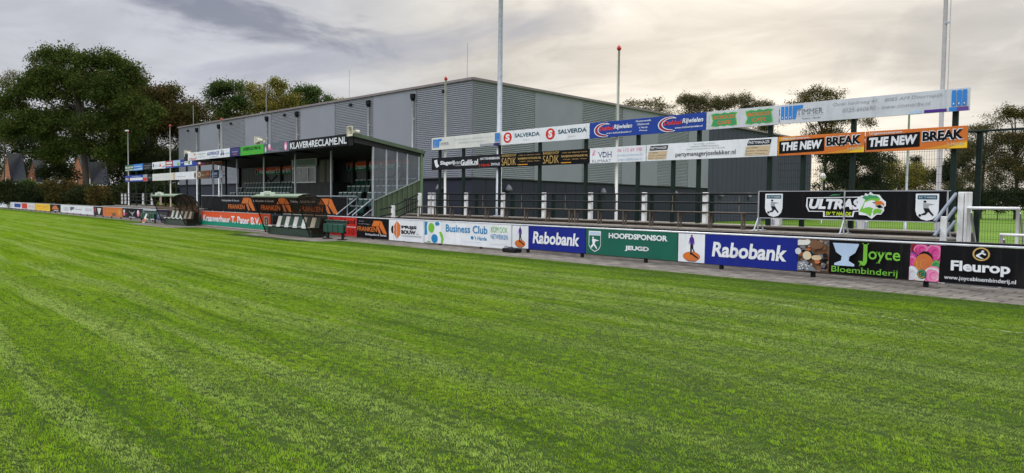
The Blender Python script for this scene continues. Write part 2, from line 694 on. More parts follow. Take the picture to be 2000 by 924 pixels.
def grass_blade_material():
    m = bpy.data.materials.new('grass_blades')
    m.use_nodes = True
    N = NT(m.node_tree)
    N.t.nodes.clear()
    g = N.new('ShaderNodeNewGeometry')
    pos = g.outputs['Position']
    s = N.xyz(pos)
    # colour drifts of the turf: mower passes along the touchline, dry clippings, lusher spots, painted groove shade
    wob = N.m('MULTIPLY', N.m('SUBTRACT', N.noise(N.comb(N.m('MULTIPLY', s[0], .12), N.m('MULTIPLY', s[1], .6), 0.0), 1.0, 3, .5), .5), 1.1)
    yy = N.m('ADD', s[1], wob)
    st = N.noise(N.comb(N.m('MULTIPLY', s[0], .07), N.m('MULTIPLY', yy, 2.4), 2.0), 1.0, 5, .62)
    fine = N.noise(N.comb(N.m('MULTIPLY', s[0], .16), N.m('MULTIPLY', yy, 7.5), 7.0), 1.0, 5, .68)
    st2 = N.m('SINE', N.m('MULTIPLY', yy, 2 * math.pi / 1.95))
    patch = N.noise(pos, .45, 5, .6)
    spot = N.noise(pos, 4.5, 5, .65)
    a = N.mix(N.smooth(patch, .32, .68), (.185, .325, .014), (.250, .395, .020))
    pale = N.m('ADD', N.smooth(st, .48, .60, 0, .9), N.smooth(st2, .45, 1.0, 0, .5), clamp=True)
    a = N.mix(pale, a, (.31, .43, .085))
    a = N.mix(N.smooth(st, .32, .44, .7, 0.0), a, (.085, .215, .008))
    a = N.mix(N.smooth(fine, .54, .66, 0, .6), a, (.36, .43, .11))
    a = N.mix(N.smooth(fine, .32, .45, .75, 0.0), a, (.080, .160, .010))  # thin dark lines put the shade of the turf grooves into the colour
    a = N.mix(N.smooth(spot, .58, .75, 0, .5), a, (.36, .40, .03))
    a = N.mix(N.smooth(spot, .24, .40, .6, 0), a, (.07, .15, .012))
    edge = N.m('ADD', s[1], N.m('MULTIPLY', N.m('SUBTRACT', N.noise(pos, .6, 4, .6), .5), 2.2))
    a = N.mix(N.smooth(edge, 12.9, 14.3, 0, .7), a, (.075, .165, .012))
    rnd = g.outputs['Random Per Island']
    f = N.m('ADD', N.m('MULTIPLY', rnd, .8), .62)
    a = N.mix(1.0, a, N.comb(f, f, f), 'MULTIPLY')
    a = N.mix(N.smooth(rnd, .975, .99), a, (.30, .25, .09))
    d = N.new('ShaderNodeBsdfDiffuse')
    t = N.new('ShaderNodeBsdfTranslucent')
    N.put(d.inputs[0], a)
    N.put(t.inputs[0], a)
    mx = N.new('ShaderNodeMixShader')
    mx.inputs[0].default_value = .42
    N.t.links.new(d.outputs[0], mx.inputs[1])
    N.t.links.new(t.outputs[0], mx.inputs[2])
    out = N.new('ShaderNodeOutputMaterial')
    # thin spots in the turf where no blades grow
    bare = N.noise(N.comb(N.m('MULTIPLY', s[0], .62), s[1], 0.0), 8.5, 3, .55)
    wide = N.noise(pos, .8, 3, .5)
    hole = N.smooth(N.m('ADD', bare, N.m('MULTIPLY', N.m('SUBTRACT', wide, .5), .25)), .325, .395, 1.0, 0.0)
    tp = N.new('ShaderNodeBsdfTransparent')
    mh = N.new('ShaderNodeMixShader')
    N.put(mh.inputs[0], hole)
    N.t.links.new(mx.outputs[0], mh.inputs[1])
    N.t.links.new(tp.outputs[0], mh.inputs[2])
    N.t.links.new(mh.outputs[0], out.inputs[0])
    MATS['grass_blades'] = m
    return m


EDGE = 14.95       # where the turf meets the paving


def sheet(name, pts, z, mat):
    o = MB().face([(x, y, z) for x, y in pts]).build(name, mat)
    return structure(o)


sheet('ground', [(-3000, -3000), (3000, -3000), (3000, 3000), (-3000, 3000)], -.012, ground_material('meadow', 'meadow'))
sheet('pitch', [(-135, -30), (30, -30), (30, EDGE), (-135, EDGE)], 0, ground_material('turf_soil', 'soil'))
pav = ground_material('concrete_paving', 'paving')
sheet('pavement', [(-135, EDGE), (4, EDGE), (4, 17.75), (-135, 17.75)], .006, pav)
sheet('path', [(-100, 17.75), (4, 17.75), (4, 29.95), (-100, 29.95)], .002, M('asphalt', (.055, .055, .055), .9, .2, 2))
sheet('path', [(-34.8, 13.75), (-27.0, 13.75), (-27.0, EDGE), (-34.8, EDGE)], .007, pav)
sheet('path', [(-52.0, 13.2), (-43.6, 13.2), (-43.6, EDGE), (-52.0, EDGE)], .007, pav)


def make_grass():
    """turf: three real metre-square sods of blades, laid over the pitch by an instancing modifier"""
    def sod(seed):
        r = np.random.default_rng(seed)
        n = 23000
        x, y = r.uniform(-.85, .85, n), r.uniform(-.85, .85, n)
        d_ = np.hypot(x, y)
        k0 = r.uniform(0, 1, n) < np.clip((.85 - d_) / .5, 0, 1)
        x, y = x[k0], y[k0]
        n = len(x)
        ph = r.uniform(0, 6.28, 12)
        def field(x, y, k, o):
            return (np.sin(k * x * 1.0 + ph[o]) * np.sin(k * y * 1.13 + ph[o + 1]) + np.sin(k * .73 * (x + y) + ph[o + 2]) * np.sin(k * .8 * (x - y) + ph[o + 3])) * .5
        h = field(x, y, 2 * np.pi * 5, 0) * .6 + field(x, y, 2 * np.pi * 11, 4) * .5
        keep = r.uniform(0, 1, n) < np.clip(.76 + h * 1.5, .02, 1)
        x, y, h = x[keep], y[keep], h[keep]
        n = len(x)
        L = (.015 + .009 * r.uniform(0, 1, n)) * np.clip(1 + .65 * h, .35, 1.6)
        wid = r.uniform(.0022, .0042, n)
        az = r.uniform(0, 6.283, n)
        comb = field(x, y, 2 * np.pi * 3, 8) * 2.2
        lean = r.uniform(.65, 1.5, n)
        dx, dy = np.sign(np.sin(comb * 1.7 + y * 9)) * .85 + np.cos(comb) * .35 + np.cos(az) * .45, np.sin(comb) * .40 + np.sin(az) * .45
        nn = np.hypot(dx, dy) + 1e-6
        dx, dy = dx / nn, dy / nn
        sx, sy = -dy * wid / 2, dx * wid / 2
        b = np.stack([x, y, np.zeros(n)], 1)
        side = np.stack([sx, sy, np.zeros(n)], 1)
        mid = b + np.stack([dx * np.sin(lean * .5) * L * .55, dy * np.sin(lean * .5) * L * .55, np.cos(lean * .5) * L * .55], 1)
        tip = mid + np.stack([dx * np.sin(lean * 1.3) * L * .5, dy * np.sin(lean * 1.3) * L * .5, np.maximum(np.cos(lean * 1.3), .1) * L * .5], 1)
        V = np.stack([b - side, b + side, mid + side * .85, mid - side * .85, tip], 1).reshape(-1, 3)
        k = np.arange(n) * 5
        F = []
        me = bpy.data.meshes.new('grass')
        quads = np.stack([k, k + 1, k + 2, k + 3], 1)
        tris = np.stack([k + 3, k + 2, k + 4], 1)
        me.from_pydata(V.tolist(), [], quads.tolist() + tris.tolist())
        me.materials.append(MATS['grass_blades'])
        o = bpy.data.objects.new('grass', me)
        return o
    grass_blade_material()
    sods = [sod(s) for s in (1, 2, 3)]
    tan_l = math.tan(math.atan2(1.0, 1.0))
    pts = [[], [], []]
    for ix in range(-126, 8):
        for iy in range(0, 15):
            cx, cy = ix + .5, iy + .5 - .05
            # keep what the place could show from here or a couple of steps aside
            dep = Vector((cx, cy, -EYE)).dot(AX)
            lat = Vector((cx, cy, -EYE)).dot(RX)
            if dep < 2.2 or abs(lat) > dep * .74 + 3.0:
                continue
            if 13.2 < cy + .5 < 15.2 and (-35.3 < cx < -26.5 or -52.5 < cx < -43.1):
                continue
            pts[random.randrange(3)].append((cx + random.uniform(-.12, .12), cy + random.uniform(-.12, .12), .001))
    me = bpy.data.meshes.new('grass')
    allp = [p for k in range(3) for p in pts[k]]
    me.from_pydata(allp, [], [])
    at_ = me.attributes.new('kind_of_sod', 'INT', 'POINT')
    at_.data.foreach_set('value', [k for k in range(3) for _ in pts[k]])
    rot = me.attributes.new('turn', 'FLOAT_VECTOR', 'POINT')
    rv = []
    for _ in allp:
        rv += [0, 0, random.choice((0, math.pi)) + random.gauss(0, .22)]
    rot.data.foreach_set('vector', rv)
    o = bpy.data.objects.new('grass', me)
    COLL.objects.link(o)
    o['kind'] = 'stuff'
    ng = bpy.data.node_groups.new('turf', 'GeometryNodeTree')
    ng.interface.new_socket('Geometry', in_out='INPUT', socket_type='NodeSocketGeometry')
    ng.interface.new_socket('Geometry', in_out='OUTPUT', socket_type='NodeSocketGeometry')
    gi, go = ng.nodes.new('NodeGroupInput'), ng.nodes.new('NodeGroupOutput')
    join = ng.nodes.new('GeometryNodeJoinGeometry')
    na = ng.nodes.new('GeometryNodeInputNamedAttribute')
    na.data_type = 'INT'
    na.inputs[0].default_value = 'kind_of_sod'
    nr = ng.nodes.new('GeometryNodeInputNamedAttribute')
    nr.data_type = 'FLOAT_VECTOR'
    nr.inputs[0].default_value = 'turn'
    for k, s in enumerate(sods):
        oi = ng.nodes.new('GeometryNodeObjectInfo')
        oi.inputs[0].default_value = s
        oi.inputs['As Instance'].default_value = True
        cmp_ = ng.nodes.new('FunctionNodeCompare')
        cmp_.data_type, cmp_.operation = 'INT', 'EQUAL'
        ng.links.new(na.outputs[0], cmp_.inputs[2])
        cmp_.inputs[3].default_value = k
        ip = ng.nodes.new('GeometryNodeInstanceOnPoints')
        ng.links.new(gi.outputs[0], ip.inputs['Points'])
        ng.links.new(cmp_.outputs[0], ip.inputs['Selection'])
        ng.links.new(oi.outputs['Geometry'], ip.inputs['Instance'])
        ng.links.new(nr.outputs[0], ip.inputs['Rotation'])
        ng.links.new(ip.outputs[0], join.inputs[0])
    ng.links.new(join.outputs[0], go.inputs[0])
    md = o.modifiers.new('turf', 'NODES')
    md.node_group = ng
    return o


make_grass()


def line_material():
    m = bpy.data.materials.new('worn_line_paint')
    m.use_nodes = True
    N = NT(m.node_tree)
    p = m.node_tree.nodes['Principled BSDF']
    pos = N.new('ShaderNodeNewGeometry').outputs['Position']
    n = N.noise(pos, 40, 5, .7)
    c = N.mix(N.smooth(n, .35, .6), (.12, .20, .05), (.42, .47, .34))
    N.put(p.inputs['Base Color'], c)
    p.inputs['Roughness'].default_value = .9
    return m


lm = line_material()


def painted_line(x0, x1, y, w):
    """paint sits on the blade tips: many short flecks along the line"""
    b = MB()
    r = random.Random(int(y * 100))
    x = x0
    while x < x1:
        # denser close by, where single flecks show
        step = .03 if x > -30 else .08
        for _ in range(3):
            if r.random() < .20:
                u, v = x + r.uniform(0, step), y + r.uniform(-w / 2, w / 2)
                L = r.uniform(.02, .05) * (1 if x > -30 else 2)
                b.face([(u, v - .004, .026), (u + L, v - .004, .030), (u + L, v + .006, .031), (u, v + .006, .027)])
        x += step
    return structure(b.build('pitch_line', lm))


painted_line(-60, 3, 11.45, .09)
painted_line(-60, -22, 12.55, .07)

# ------------------------------------------------------------------ sports hall
def ribbed(p0, p1, z0, za, zb, out, pitch=.135, depth=.065):
    """horizontally profiled sheet between ground points p0 and p1; top runs from za to zb"""
    b = MB()
    p0, p1, out = Vector((*p0, 0)), Vector((*p1, 0)), Vector((*out, 0))
    n = int((za - z0) / pitch)
    V = []
    for i in range(n + 1):
        for t, dd in ((0, 0.), (.38, 0.), (.52, depth), (.86, depth)):
            f = (i + t) / (n + 1)
            for p, zt in ((p0, za), (p1, zb)):
                V.append(p + out * dd + Vector((0, 0, z0 + (zt - z0) * f)))
    F = [(2 * i, 2 * i + 1, 2 * i + 3, 2 * i + 2) for i in range(len(V) // 2 - 1)]
    return b.mesh(V, F)


def quad_wall(p0, p1, z0, za, zb, out, t=.05):
    b = MB()
    p0, p1, o = Vector((*p0, 0)), Vector((*p1, 0)), Vector((*out, 0)) * t
    V = []
    for p, zt in ((p0, za), (p1, zb)):
        for k in (o, Vector((0, 0, 0))):
            V += [p + k + Vector((0, 0, z0)), p + k + Vector((0, 0, zt))]
    return b.mesh(V, [(0, 4, 5, 1), (2, 3, 7, 6), (0, 1, 3, 2), (4, 6, 7, 5), (1, 5, 7, 3), (0, 2, 6, 4)])


def sports_hall():
    Y = 30.0
    cx = -37.3
    root = thing('sports_hall', 'long grey sports hall with ribbed cladding panels above a dark lower wall', 'building', (cx, Y, 0))
    zr = lambda px: 9.47 + .62 * (925 - px) / 575
    band = 3.22
    X = lambda px, z=6.3: col(px, Y, z)
    # long side facing the pitch
    edges = [350, 392, 436, 480, 530, 588, 655, 730, 813, 925]
    kinds = 'rfrfrfrfr'
    for i, k in enumerate(kinds):
        a, b_ = edges[i], edges[i + 1]
        xa, xb = X(a), X(b_) if b_ != 925 else cx
        if k == 'r':
            ribbed((xa + .02, Y), (xb - .02, Y), band, zr(a), zr(b_), (0, -1)).build('ribbed_cladding', clad_rib, root)
        else:
            quad_wall((xa, Y), (xb, Y), band, zr(a), zr(b_), (0, -1), .06).build('flat_cladding', clad_flat, root)
    xl = X(350)
    quad_wall((xl, Y + .12), (cx, Y + .12), 0, band, band, (0, -1), .08).build('lower_wall', clad_dark, root)
    # core behind the cladding
    far = (-40.35, 61.5)
    dirv = Vector((far[0] - cx, far[1] - Y)).normalized()
    end = (-42.75, 87.0)
    b = MB()
    V = [(xl, Y + .05, 0), (cx - .05, Y + .05, 0), (end[0] - .1, end[1], 0), (xl - 3, end[1], 0)]
    T = [(xl, Y + .05, zr(350)), (cx - .05, Y + .05, zr(925)), (end[0] - .1, end[1], 9.35), (xl - 3, end[1], 9.9)]
    b.mesh(V + T, [(0, 1, 5, 4), (1, 2, 6, 5), (2, 3, 7, 6), (3, 0, 4, 7), (4, 5, 6, 7)])
    b.build('wall', clad_dark, root)
    # end wall running away from the pitch
    out = (dirv.y, -dirv.x)
    def along(px, z):
        # point of the end wall at survey column px
        w = RX * FPX - AX * (px - 1000)
        k0 = w.x * cx + w.y * Y + w.z * (z - EYE)
        k1 = w.x * dirv.x + w.y * dirv.y
        s = -k0 / k1
        return (cx + dirv.x * s, Y + dirv.y * s)
    e2 = [925, 1043, 1135, 1214, 1283, 1343, 1382]
    for i, k in enumerate('rfrfrf'):
        p0 = (cx, Y) if i == 0 else along(e2[i], 5)
        p1 = along(e2[i + 1], 5)
        z0, z1 = 9.47, 9.47
        if k == 'r':
            ribbed(p0, p1, band, 9.47, 9.47, out).build('ribbed_cladding', clad_rib, root)
        else:
            quad_wall(p0, p1, band, 9.47, 9.47, out, .06).build('flat_cladding', clad_flat, root)
    q0 = along(1382, 5)
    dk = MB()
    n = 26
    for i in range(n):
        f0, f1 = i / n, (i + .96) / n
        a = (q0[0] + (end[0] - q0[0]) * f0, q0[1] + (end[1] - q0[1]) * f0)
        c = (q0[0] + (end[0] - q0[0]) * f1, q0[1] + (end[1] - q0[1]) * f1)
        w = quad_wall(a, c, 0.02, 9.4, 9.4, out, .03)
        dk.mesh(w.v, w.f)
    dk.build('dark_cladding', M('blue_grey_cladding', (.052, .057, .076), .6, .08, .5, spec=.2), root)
    lw = MB()
    p0 = (cx + .05, Y + .1)
    for i in range(26):
        f0, f1 = i / 26, (i + .965) / 26
        a = (p0[0] + (q0[0] - p0[0]) * f0 - .1, p0[1] + (q0[1] - p0[1]) * f0)
        c = (p0[0] + (q0[0] - p0[0]) * f1 - .1, p0[1] + (q0[1] - p0[1]) * f1)
        w = quad_wall(a, c, 0.02, band, band, out, .04)
        lw.mesh(w.v, w.f)
    lw.build('lower_wall', clad_dark, root)
    # trims
    b = MB()
    b.bar((xl - .1, Y - .04, zr(350) + .06), (cx + .06, Y - .04, zr(925) + .06), .26, .16)
    b.bar((cx + .06, Y - .1, 9.53), (end[0] + .1, end[1], 9.45), .26, .16)
    b.build('roof_edge', coping_m, root)
    b = MB()
    b.bar((xl, Y - .05, band - .03), (cx + .05, Y - .05, band - .03), .07, .07)
    b.bar((cx + .03, Y - .03, band - .03), (q0[0] + .03, q0[1], band - .03), .07, .07)
    b.build('drip_rail', blacksteel, root)
    MB().box(cx - .045, cx + .045, Y - .055, Y + .05, band, 9.44).build('corner_trim', M('trim_grey', (.15, .155, .17), .5), root)
    for px in (387, 430, 524, 583, 723, 810):
        x, zt = X(px, 8.5), zr(px)
        w = MB()
        w.tube([(x, Y - .16, zt - .85), (x, Y - .16, .1)], .075, 8)
        for zz in (2.2, 5.0, 7.4):
            w.box(x - .1, x + .1, Y - .17, Y - .0, zz, zz + .05)
        pipe = w.build('downpipe', whitepaint, root, True)
        MB().lathe((x, Y - .17, zt - .9), [(.09, 0), (.2, .22), (.2, .5)], 8).build('hopper', blacksteel, pipe)
    for px in (369, 453, 558, 687, 870):
        x, zt = X(px, 8.8), zr(px)
        MB().rbox(x - .16, x + .16, Y - .22, Y - .02, zt - .62, zt - .42, .03).build('overflow_spout', blacksteel, root)
    for px, top in ((375, 205), (517, 170), (679, 136), (909, 84)):
        x = X(px, 10)
        z = ORIGIN + ray(px, top) * ((Y - 0) / ray(px, top).y)
        MB().tube([(x, Y + .15, zr(px)), (x, Y + .15, z.z)], .022, 6).build('lightning_rod', galv, root)
    for px, py in ((862, 360),):
        x = X(px, 2.5)
        lamp_dome(root, Vector((x, Y + .04, 2.62)), Vector((0, -1, 0)))
    for px in (989, 1174, 1316, 1405, 1460, 1515):
        c = along(px, 2.5)
        lamp_dome(root, Vector((c[0], c[1], 2.62)), Vector((*out, 0)))
    # a door in the long lower wall
    return root


def lamp_dome(root, p, o):
    c = p + o * .22
    b = MB()
    b.lathe((c.x, c.y, c.z - .2), [(.27, 0), (.25, .12), (.16, .3), (.05, .42)], 12)
    b.bar(p, c + Vector((0, 0, .1)), .06)
    b.build('wall_lamp', M('lamp_shade', (.12, .12, .13), .5), root, True)


sports_hall()


# ------------------------------------------------------------------ houses beyond the trees
brick = M('orange_brick', (.36, .15, .085), .85, .15, 1.5)
tiles = M('dark_roof_tiles', (.028, .030, .036), .75, .2, 1.5, spec=.15)


def house(px0, pxa, px1, pxr, pyr, pye, depth, label):
    """gable wall px0..px1 (apex pxa), roof running right to pxr"""
    a, b, ap = at(px0, pye, depth), at(px1, pye, depth), at(pxa, pyr, depth)
    r = at(pxr, pyr, depth * 1.03)
    re = at(pxr + 10, pye, depth * 1.0)
    root = thing('house', label, 'house', (ap.x, ap.y, 0), 'brick houses behind the oak')
    back = Vector((ap.x, ap.y, 0)).normalized() * 7
    w = MB()
    g = [Vector((a.x, a.y, 0)), Vector((b.x, b.y, 0)), b, ap, a]
    w.face(g)
    w.face([Vector((b.x, b.y, 0)), Vector((re.x, re.y, 0)), re, b])
    w.face([Vector((a.x, a.y, 0)), a, a + back, Vector((a.x, a.y, 0)) + back])
    w.face([Vector((re.x, re.y, 0)), re, re + back, Vector((re.x, re.y, 0)) + back])
    w.build('wall', brick, root)
    n = Vector((ap.x, ap.y, 0)).normalized() * .25
    rf = MB()
    up = Vector((0, 0, .18))
    for s in (Vector((0, 0, 0)), up):
        pass
    ridge0, ridge1 = ap - n + up, r - n + up
    e0, e1 = b - n * 2 + Vector((0, 0, -.1)), re - n * 2 + Vector((0, 0, -.1))
    rf.mesh([e0, e1, ridge1, ridge0, e0 + up, e1 + up, ridge1 + up, ridge0 + up], [(0, 1, 2, 3), (4, 5, 6, 7), (0, 1, 5, 4), (1, 2, 6, 5), (2, 3, 7, 6), (3, 0, 4, 7)])
    rf.mesh([a - n + Vector((0, 0, .1)), ap - n + up, ap + back + up, a + back], [(0, 1, 2, 3)])
    rf.mesh([ridge0, ridge1, re + back, b + back], [(0, 1, 2, 3)])
    roof = rf.build('roof', tiles, root)
    MB().bar(e0 + Vector((0, 0, -.05)), e1 + Vector((0, 0, -.05)), .18, .16).build('gutter', paint('white'), roof)
    sc_ = depth / FPX
    for (u, v) in ((.5, .0), (.5, -.62)):
        c = a.lerp(b, u) + Vector((0, 0, v * 3 + .5)) - n * .3
        win = MB().box(c.x - .55, c.x + .55, c.y - .06, c.y + .06, c.z - .55, c.z + .55).build('window', paint('white'), root)
        MB().box(c.x - .43, c.x + .43, c.y - .09, c.y + .07, c.z - .43, c.z + .43).build('pane', glass_dark, win)
    return root


house(-2, 13, 22, 43, 303, 357, 150, 'leftmost brick house with a steep gable and a long dark tiled roof')
house(50, 63, 72, 84, 316, 356, 158, 'small orange gable half hidden between the tree trunks, second from the left')
house(128, 152, 168, 172, 306, 357, 150, 'orange brick gable right beside the big oak trunk')
house(172, 174, 177, 206, 320, 360, 146, 'low dark tiled roof with a white gutter, right of the oak trunk')


# ------------------------------------------------------------------ trees
def leaves(centres, per, spread, size, rng):
    """leaf faces around clump centres: returns verts, faces"""
    n = len(centres) * per
    c = np.repeat(centres, per, 0) + rng.normal(0, spread, (n, 3)) * np.array([1, 1, .75])
    u = rng.normal(0, 1, (n, 3))
    u /= np.linalg.norm(u, axis=1)[:, None]
    w = rng.normal(0, 1, (n, 3))
    v = np.cross(u, w)
    v /= np.linalg.norm(v, axis=1)[:, None]
    s = size * rng.uniform(.55, 1.25, n)[:, None]
    V = np.stack([c - u * s * .6, c - v * s * .38 + u * s * .05, c + u * s * .7, c + v * s * .38 + u * s * .05], 1).reshape(-1, 3)
    return V


def tree(label, basepx, depth, lobes, mat, group='trees around the ground', clumps=700, per=12, leaf=.42, gap=.0, trunk=.3, name='tree', spread=.6, seed=0, z0=0.0, depthk=1.0, cat='tree', limbs=7):
    sparse = group == 'trees beyond the second field' or mat is leaf_thin
    if sparse:
        clumps, leaf, gap = int(clumps * 2.0), leaf * .82, gap * .7
    """lobes are (px, py, rx, ry) of the survey photo at this distance; they get a depth as large as their width"""
    rng = np.random.default_rng(seed + int(basepx * 7 + depth))
    bp = at(basepx, 385, depth)
    base = Vector((bp.x, bp.y, z0))
    root = thing(name, label, cat, base, group)
    k = depth / FPX
    fr = Vector((AX.x, AX.y, 0)).normalized()
    C, tot = [], sum(rx * ry for _, _, rx, ry in lobes)
    cents = []
    for (px, py, rx, ry) in lobes:
        c = at(px, py, depth)
        cents.append((c, rx * k, ry * k))
        n = max(12, int(1.35 * clumps * rx * ry / tot))
        # foliage hangs on boughs: a handful of uneven tufts make up each lobe
        m = int(np.clip(n / (5 if sparse else 10), 8, 26))
        bd = rng.normal(0, 1, (m, 3))
        bd /= np.linalg.norm(bd, axis=1)[:, None]
        bd[:, 2] = np.where(bd[:, 2] < -.4, -bd[:, 2], bd[:, 2])
        bd *= rng.uniform(.42, .98, (m, 1))
        br = rng.uniform(.26, .52, m) if not sparse else rng.uniform(.16, .55, m)
        w = rng.integers(0, m, n)
        d = rng.normal(0, 1, (n, 3))
        d /= np.linalg.norm(d, axis=1)[:, None]
        d *= (rng.uniform(.1, 1.0, n) ** .45)[:, None]
        d[:, 2] *= .72
        d = bd[w] + d * br[w][:, None]
        off = d[:, 0:1] * np.array(RX)[None] * rx * k + d[:, 2:3] * np.array([[0, 0, 1.]]) * ry * k + d[:, 1:2] * np.array(fr)[None] * rx * k * .8 * depthk
        C.append(np.array(c)[None] + off)
    C = np.concatenate(C)
    if gap > 0:
        q = np.sin(C[:, 0] * .9 + seed) + np.sin(C[:, 1] * .8 + 2 + seed) + np.sin(C[:, 2] * 1.1 + 1 + seed) + rng.normal(0, .5, len(C))
        C = C[q > np.quantile(q, gap)]
    C = C[C[:, 2] > z0 + .2]
    V = leaves(C, int(per * 1.9), spread * .62, leaf * .62, rng)
    V = V - np.array(base)[None]
    V[:, 2] = np.maximum(V[:, 2], .02)
    n = len(V) // 4
    me = bpy.data.meshes.new('crown')
    me.vertices.add(len(V))
    me.vertices.foreach_set('co', V.astype(np.float32).ravel())
    me.loops.add(n * 4)
    me.loops.foreach_set('vertex_index', np.arange(n * 4, dtype=np.int32))
    me.polygons.add(n)
    me.polygons.foreach_set('loop_start', np.arange(0, n * 4, 4, dtype=np.int32))
    me.update()
    me.validate()
    me.materials.append(mat)
    cr = bpy.data.objects.new('crown', me)
    COLL.objects.link(cr)
    cr.parent = root
    b = MB()
    rr = random.Random(seed + int(basepx))
    top = max(cents, key=lambda q: q[0].z)
    tp = Vector((base.x + (top[0].x - base.x) * .6, base.y + (top[0].y - base.y) * .6, top[0].z + top[2] * .3))
    mid = base.lerp(tp, .45) + Vector((rr.uniform(-.4, .4), rr.uniform(-.4, .4), 0))
    mid.x, mid.y = base.x + (mid.x - base.x) * .5, base.y + (mid.y - base.y) * .5
    b.tube([base, base.lerp(mid, .12), mid, mid.lerp(tp, .5), tp], trunk, 8, r2=trunk * .18)
    for i in range(limbs):
        j = rng.integers(0, len(C))
        e = Vector(C[j])
        if e.z < base.z + .5:
            continue
        s = base.lerp(mid, rr.uniform(.75, 1.0)).lerp(tp, rr.uniform(0, .45))
        m1 = s.lerp(e, .5) + Vector((0, 0, (e - s).length * .08))
        b.tube([s, m1, e], trunk * .38, 5, r2=trunk * .06, cap=False)
    b.build('trunk', bark, root, True)
    return root


OAK = 'trees on the left behind the boards'
tree('biggest dark green oak with a broad dense crown at the left', 172, 98,
     [(92, 124, 28, 27), (128, 113, 32, 25), (170, 122, 34, 26), (210, 130, 32, 28), (246, 150, 32, 34), (58, 180, 44, 34), (28, 215, 30, 42), (108, 175, 58, 52), (168, 185, 66, 60), (225, 200, 56, 58),
      (62, 250, 50, 42), (128, 250, 66, 46), (198, 258, 62, 50), (262, 232, 42, 50), (75, 150, 22, 18), (150, 290, 40, 18), (240, 275, 40, 40), (18, 262, 26, 30), (108, 306, 22, 24), (100, 300, 30, 20), (215, 305, 30, 22)],
     leaf_oak, OAK, 3000, 19, .34, .04, .55, 'oak_tree', .75, 3, limbs=16)
tree('brownish autumn tree sloping down right of the big oak', 300, 112,
     [(285, 195, 55, 48), (325, 225, 60, 55), (285, 270, 62, 60), (345, 275, 58, 62), (375, 255, 42, 50), (320, 325, 85, 48), (395, 300, 40, 50)],
     leaf_brown, OAK, 2100, 17, .36, .03, .4, 'tree', .8, 5)
tree('thin pale birch at the far left edge', 8, 135,
     [(18, 160, 22, 24), (2, 200, 26, 40), (-10, 260, 30, 60), (28, 190, 12, 24)], leaf_thin, OAK, 330, 9, .34, .25, .18, 'birch_tree', .6, 6)
tree('dark tree filling the left edge below the birch', -8, 118, [(-25, 250, 30, 45), (-20, 330, 14, 50), (-25, 215, 30, 45)], leaf_dark, OAK, 600, 14, .4, .1, .35, 'tree', .8, 8)
tree('slim dark tree standing left of the big oak trunk', 88, 104, [(90, 285, 24, 26), (84, 262, 24, 30), (102, 325, 20, 26), (120, 338, 16, 22), (92, 345, 22, 20), (140, 345, 14, 16)], leaf_dark, OAK, 420, 10, .36, .2, .2, 'tree', .7, 9)
tree('dark shaded tree behind the white flagpole at the left', 262, 105, [(265, 320, 45, 60), (300, 350, 50, 45), (250, 370, 40, 35), (345, 340, 55, 55)], leaf_dark, OAK, 900, 16, .38, .03, .3, 'tree', .8, 10)
BACK = 'trees behind the sports hall'
tree('green tree with a jagged top just left of the hall roof', 425, 122,
     [(418, 190, 24, 26), (445, 178, 26, 22), (415, 230, 26, 32), (455, 215, 34, 32), (440, 255, 40, 30), (468, 175, 18, 16)], leaf_green, BACK, 620, 14, .38, .16, .35, 'tree', .65, 12)
tree('golden olive tree above the middle of the hall roof', 500, 125,
     [(485, 190, 34, 28), (525, 195, 38, 34), (500, 230, 60, 34), (560, 215, 36, 32), (545, 180, 18, 26), (585, 238, 30, 20)], leaf_olive, BACK, 850, 13, .36, .16, .3, 'tree', .65, 13)
tree('bright green round tree at the right end of the group over the roof', 605, 128,
     [(590, 188, 28, 20), (618, 190, 24, 22), (605, 215, 42, 22), (640, 205, 18, 12), (575, 200, 14, 20)], leaf_green, BACK, 480, 13, .36, .10, .3, 'tree', .6, 14)
tree('small yellowish treetop peeping over the roof left of the middle', 655, 135, [(650, 205, 18, 9), (668, 200, 10, 6)], leaf_olive, BACK, 70, 9, .32, .1, .2, 'tree', .5, 15)
tree('sparse light treetop over the right slope of the hall', 1255, 125, [(1240, 205, 22, 9), (1275, 205, 24, 13), (1295, 218, 22, 12), (1265, 225, 50, 16)], leaf_thin, BACK, 170, 9, .34, .2, .2, 'tree', .6, 16)
FAR = 'trees beyond the second field'
tree('loose brownish tree rising behind the blue board', 1350, 128, [(1340, 205, 26, 20), (1365, 210, 26, 26), (1345, 240, 40, 30)], leaf_thin, FAR, 380, 11, .32, .2, .25, 'tree', .55, 17)
tree('broad thin-leaved tree behind the green and white board', 1425, 126, [(1405, 210, 30, 22), (1440, 205, 34, 22), (1465, 222, 30, 24), (1420, 245, 55, 30)], leaf_thin, FAR, 560, 11, .32, .2, .28, 'tree', .55, 18)
tree('small rounded tree between two taller ones over the white board', 1508, 128, [(1492, 208, 20, 14), (1510, 225, 24, 20), (1505, 255, 30, 28)], leaf_thin, FAR, 210, 10, .32, .25, .2, 'tree', .55, 19)
tree('tall autumn tree behind the long white board with grey lettering', 1605, 118,
     [(1560, 200, 36, 22), (1600, 195, 40, 22), (1650, 192, 22, 18), (1580, 230, 52, 30), (1630, 240, 55, 32), (1690, 245, 26, 14), (1610, 275, 60, 26)], leaf_brown, FAR, 900, 11, .32, .28, .35, 'tree', .6, 20, limbs=14)
tree('dark spreading tree right of the hall end', 1665, 112,
     [(1630, 330, 38, 40), (1670, 320, 45, 46), (1715, 335, 32, 42), (1645, 365, 50, 36), (1700, 372, 48, 34), (1612, 290, 16, 28)], leaf_dark, FAR, 820, 14, .36, .08, .35, 'tree', .65, 21, limbs=12)
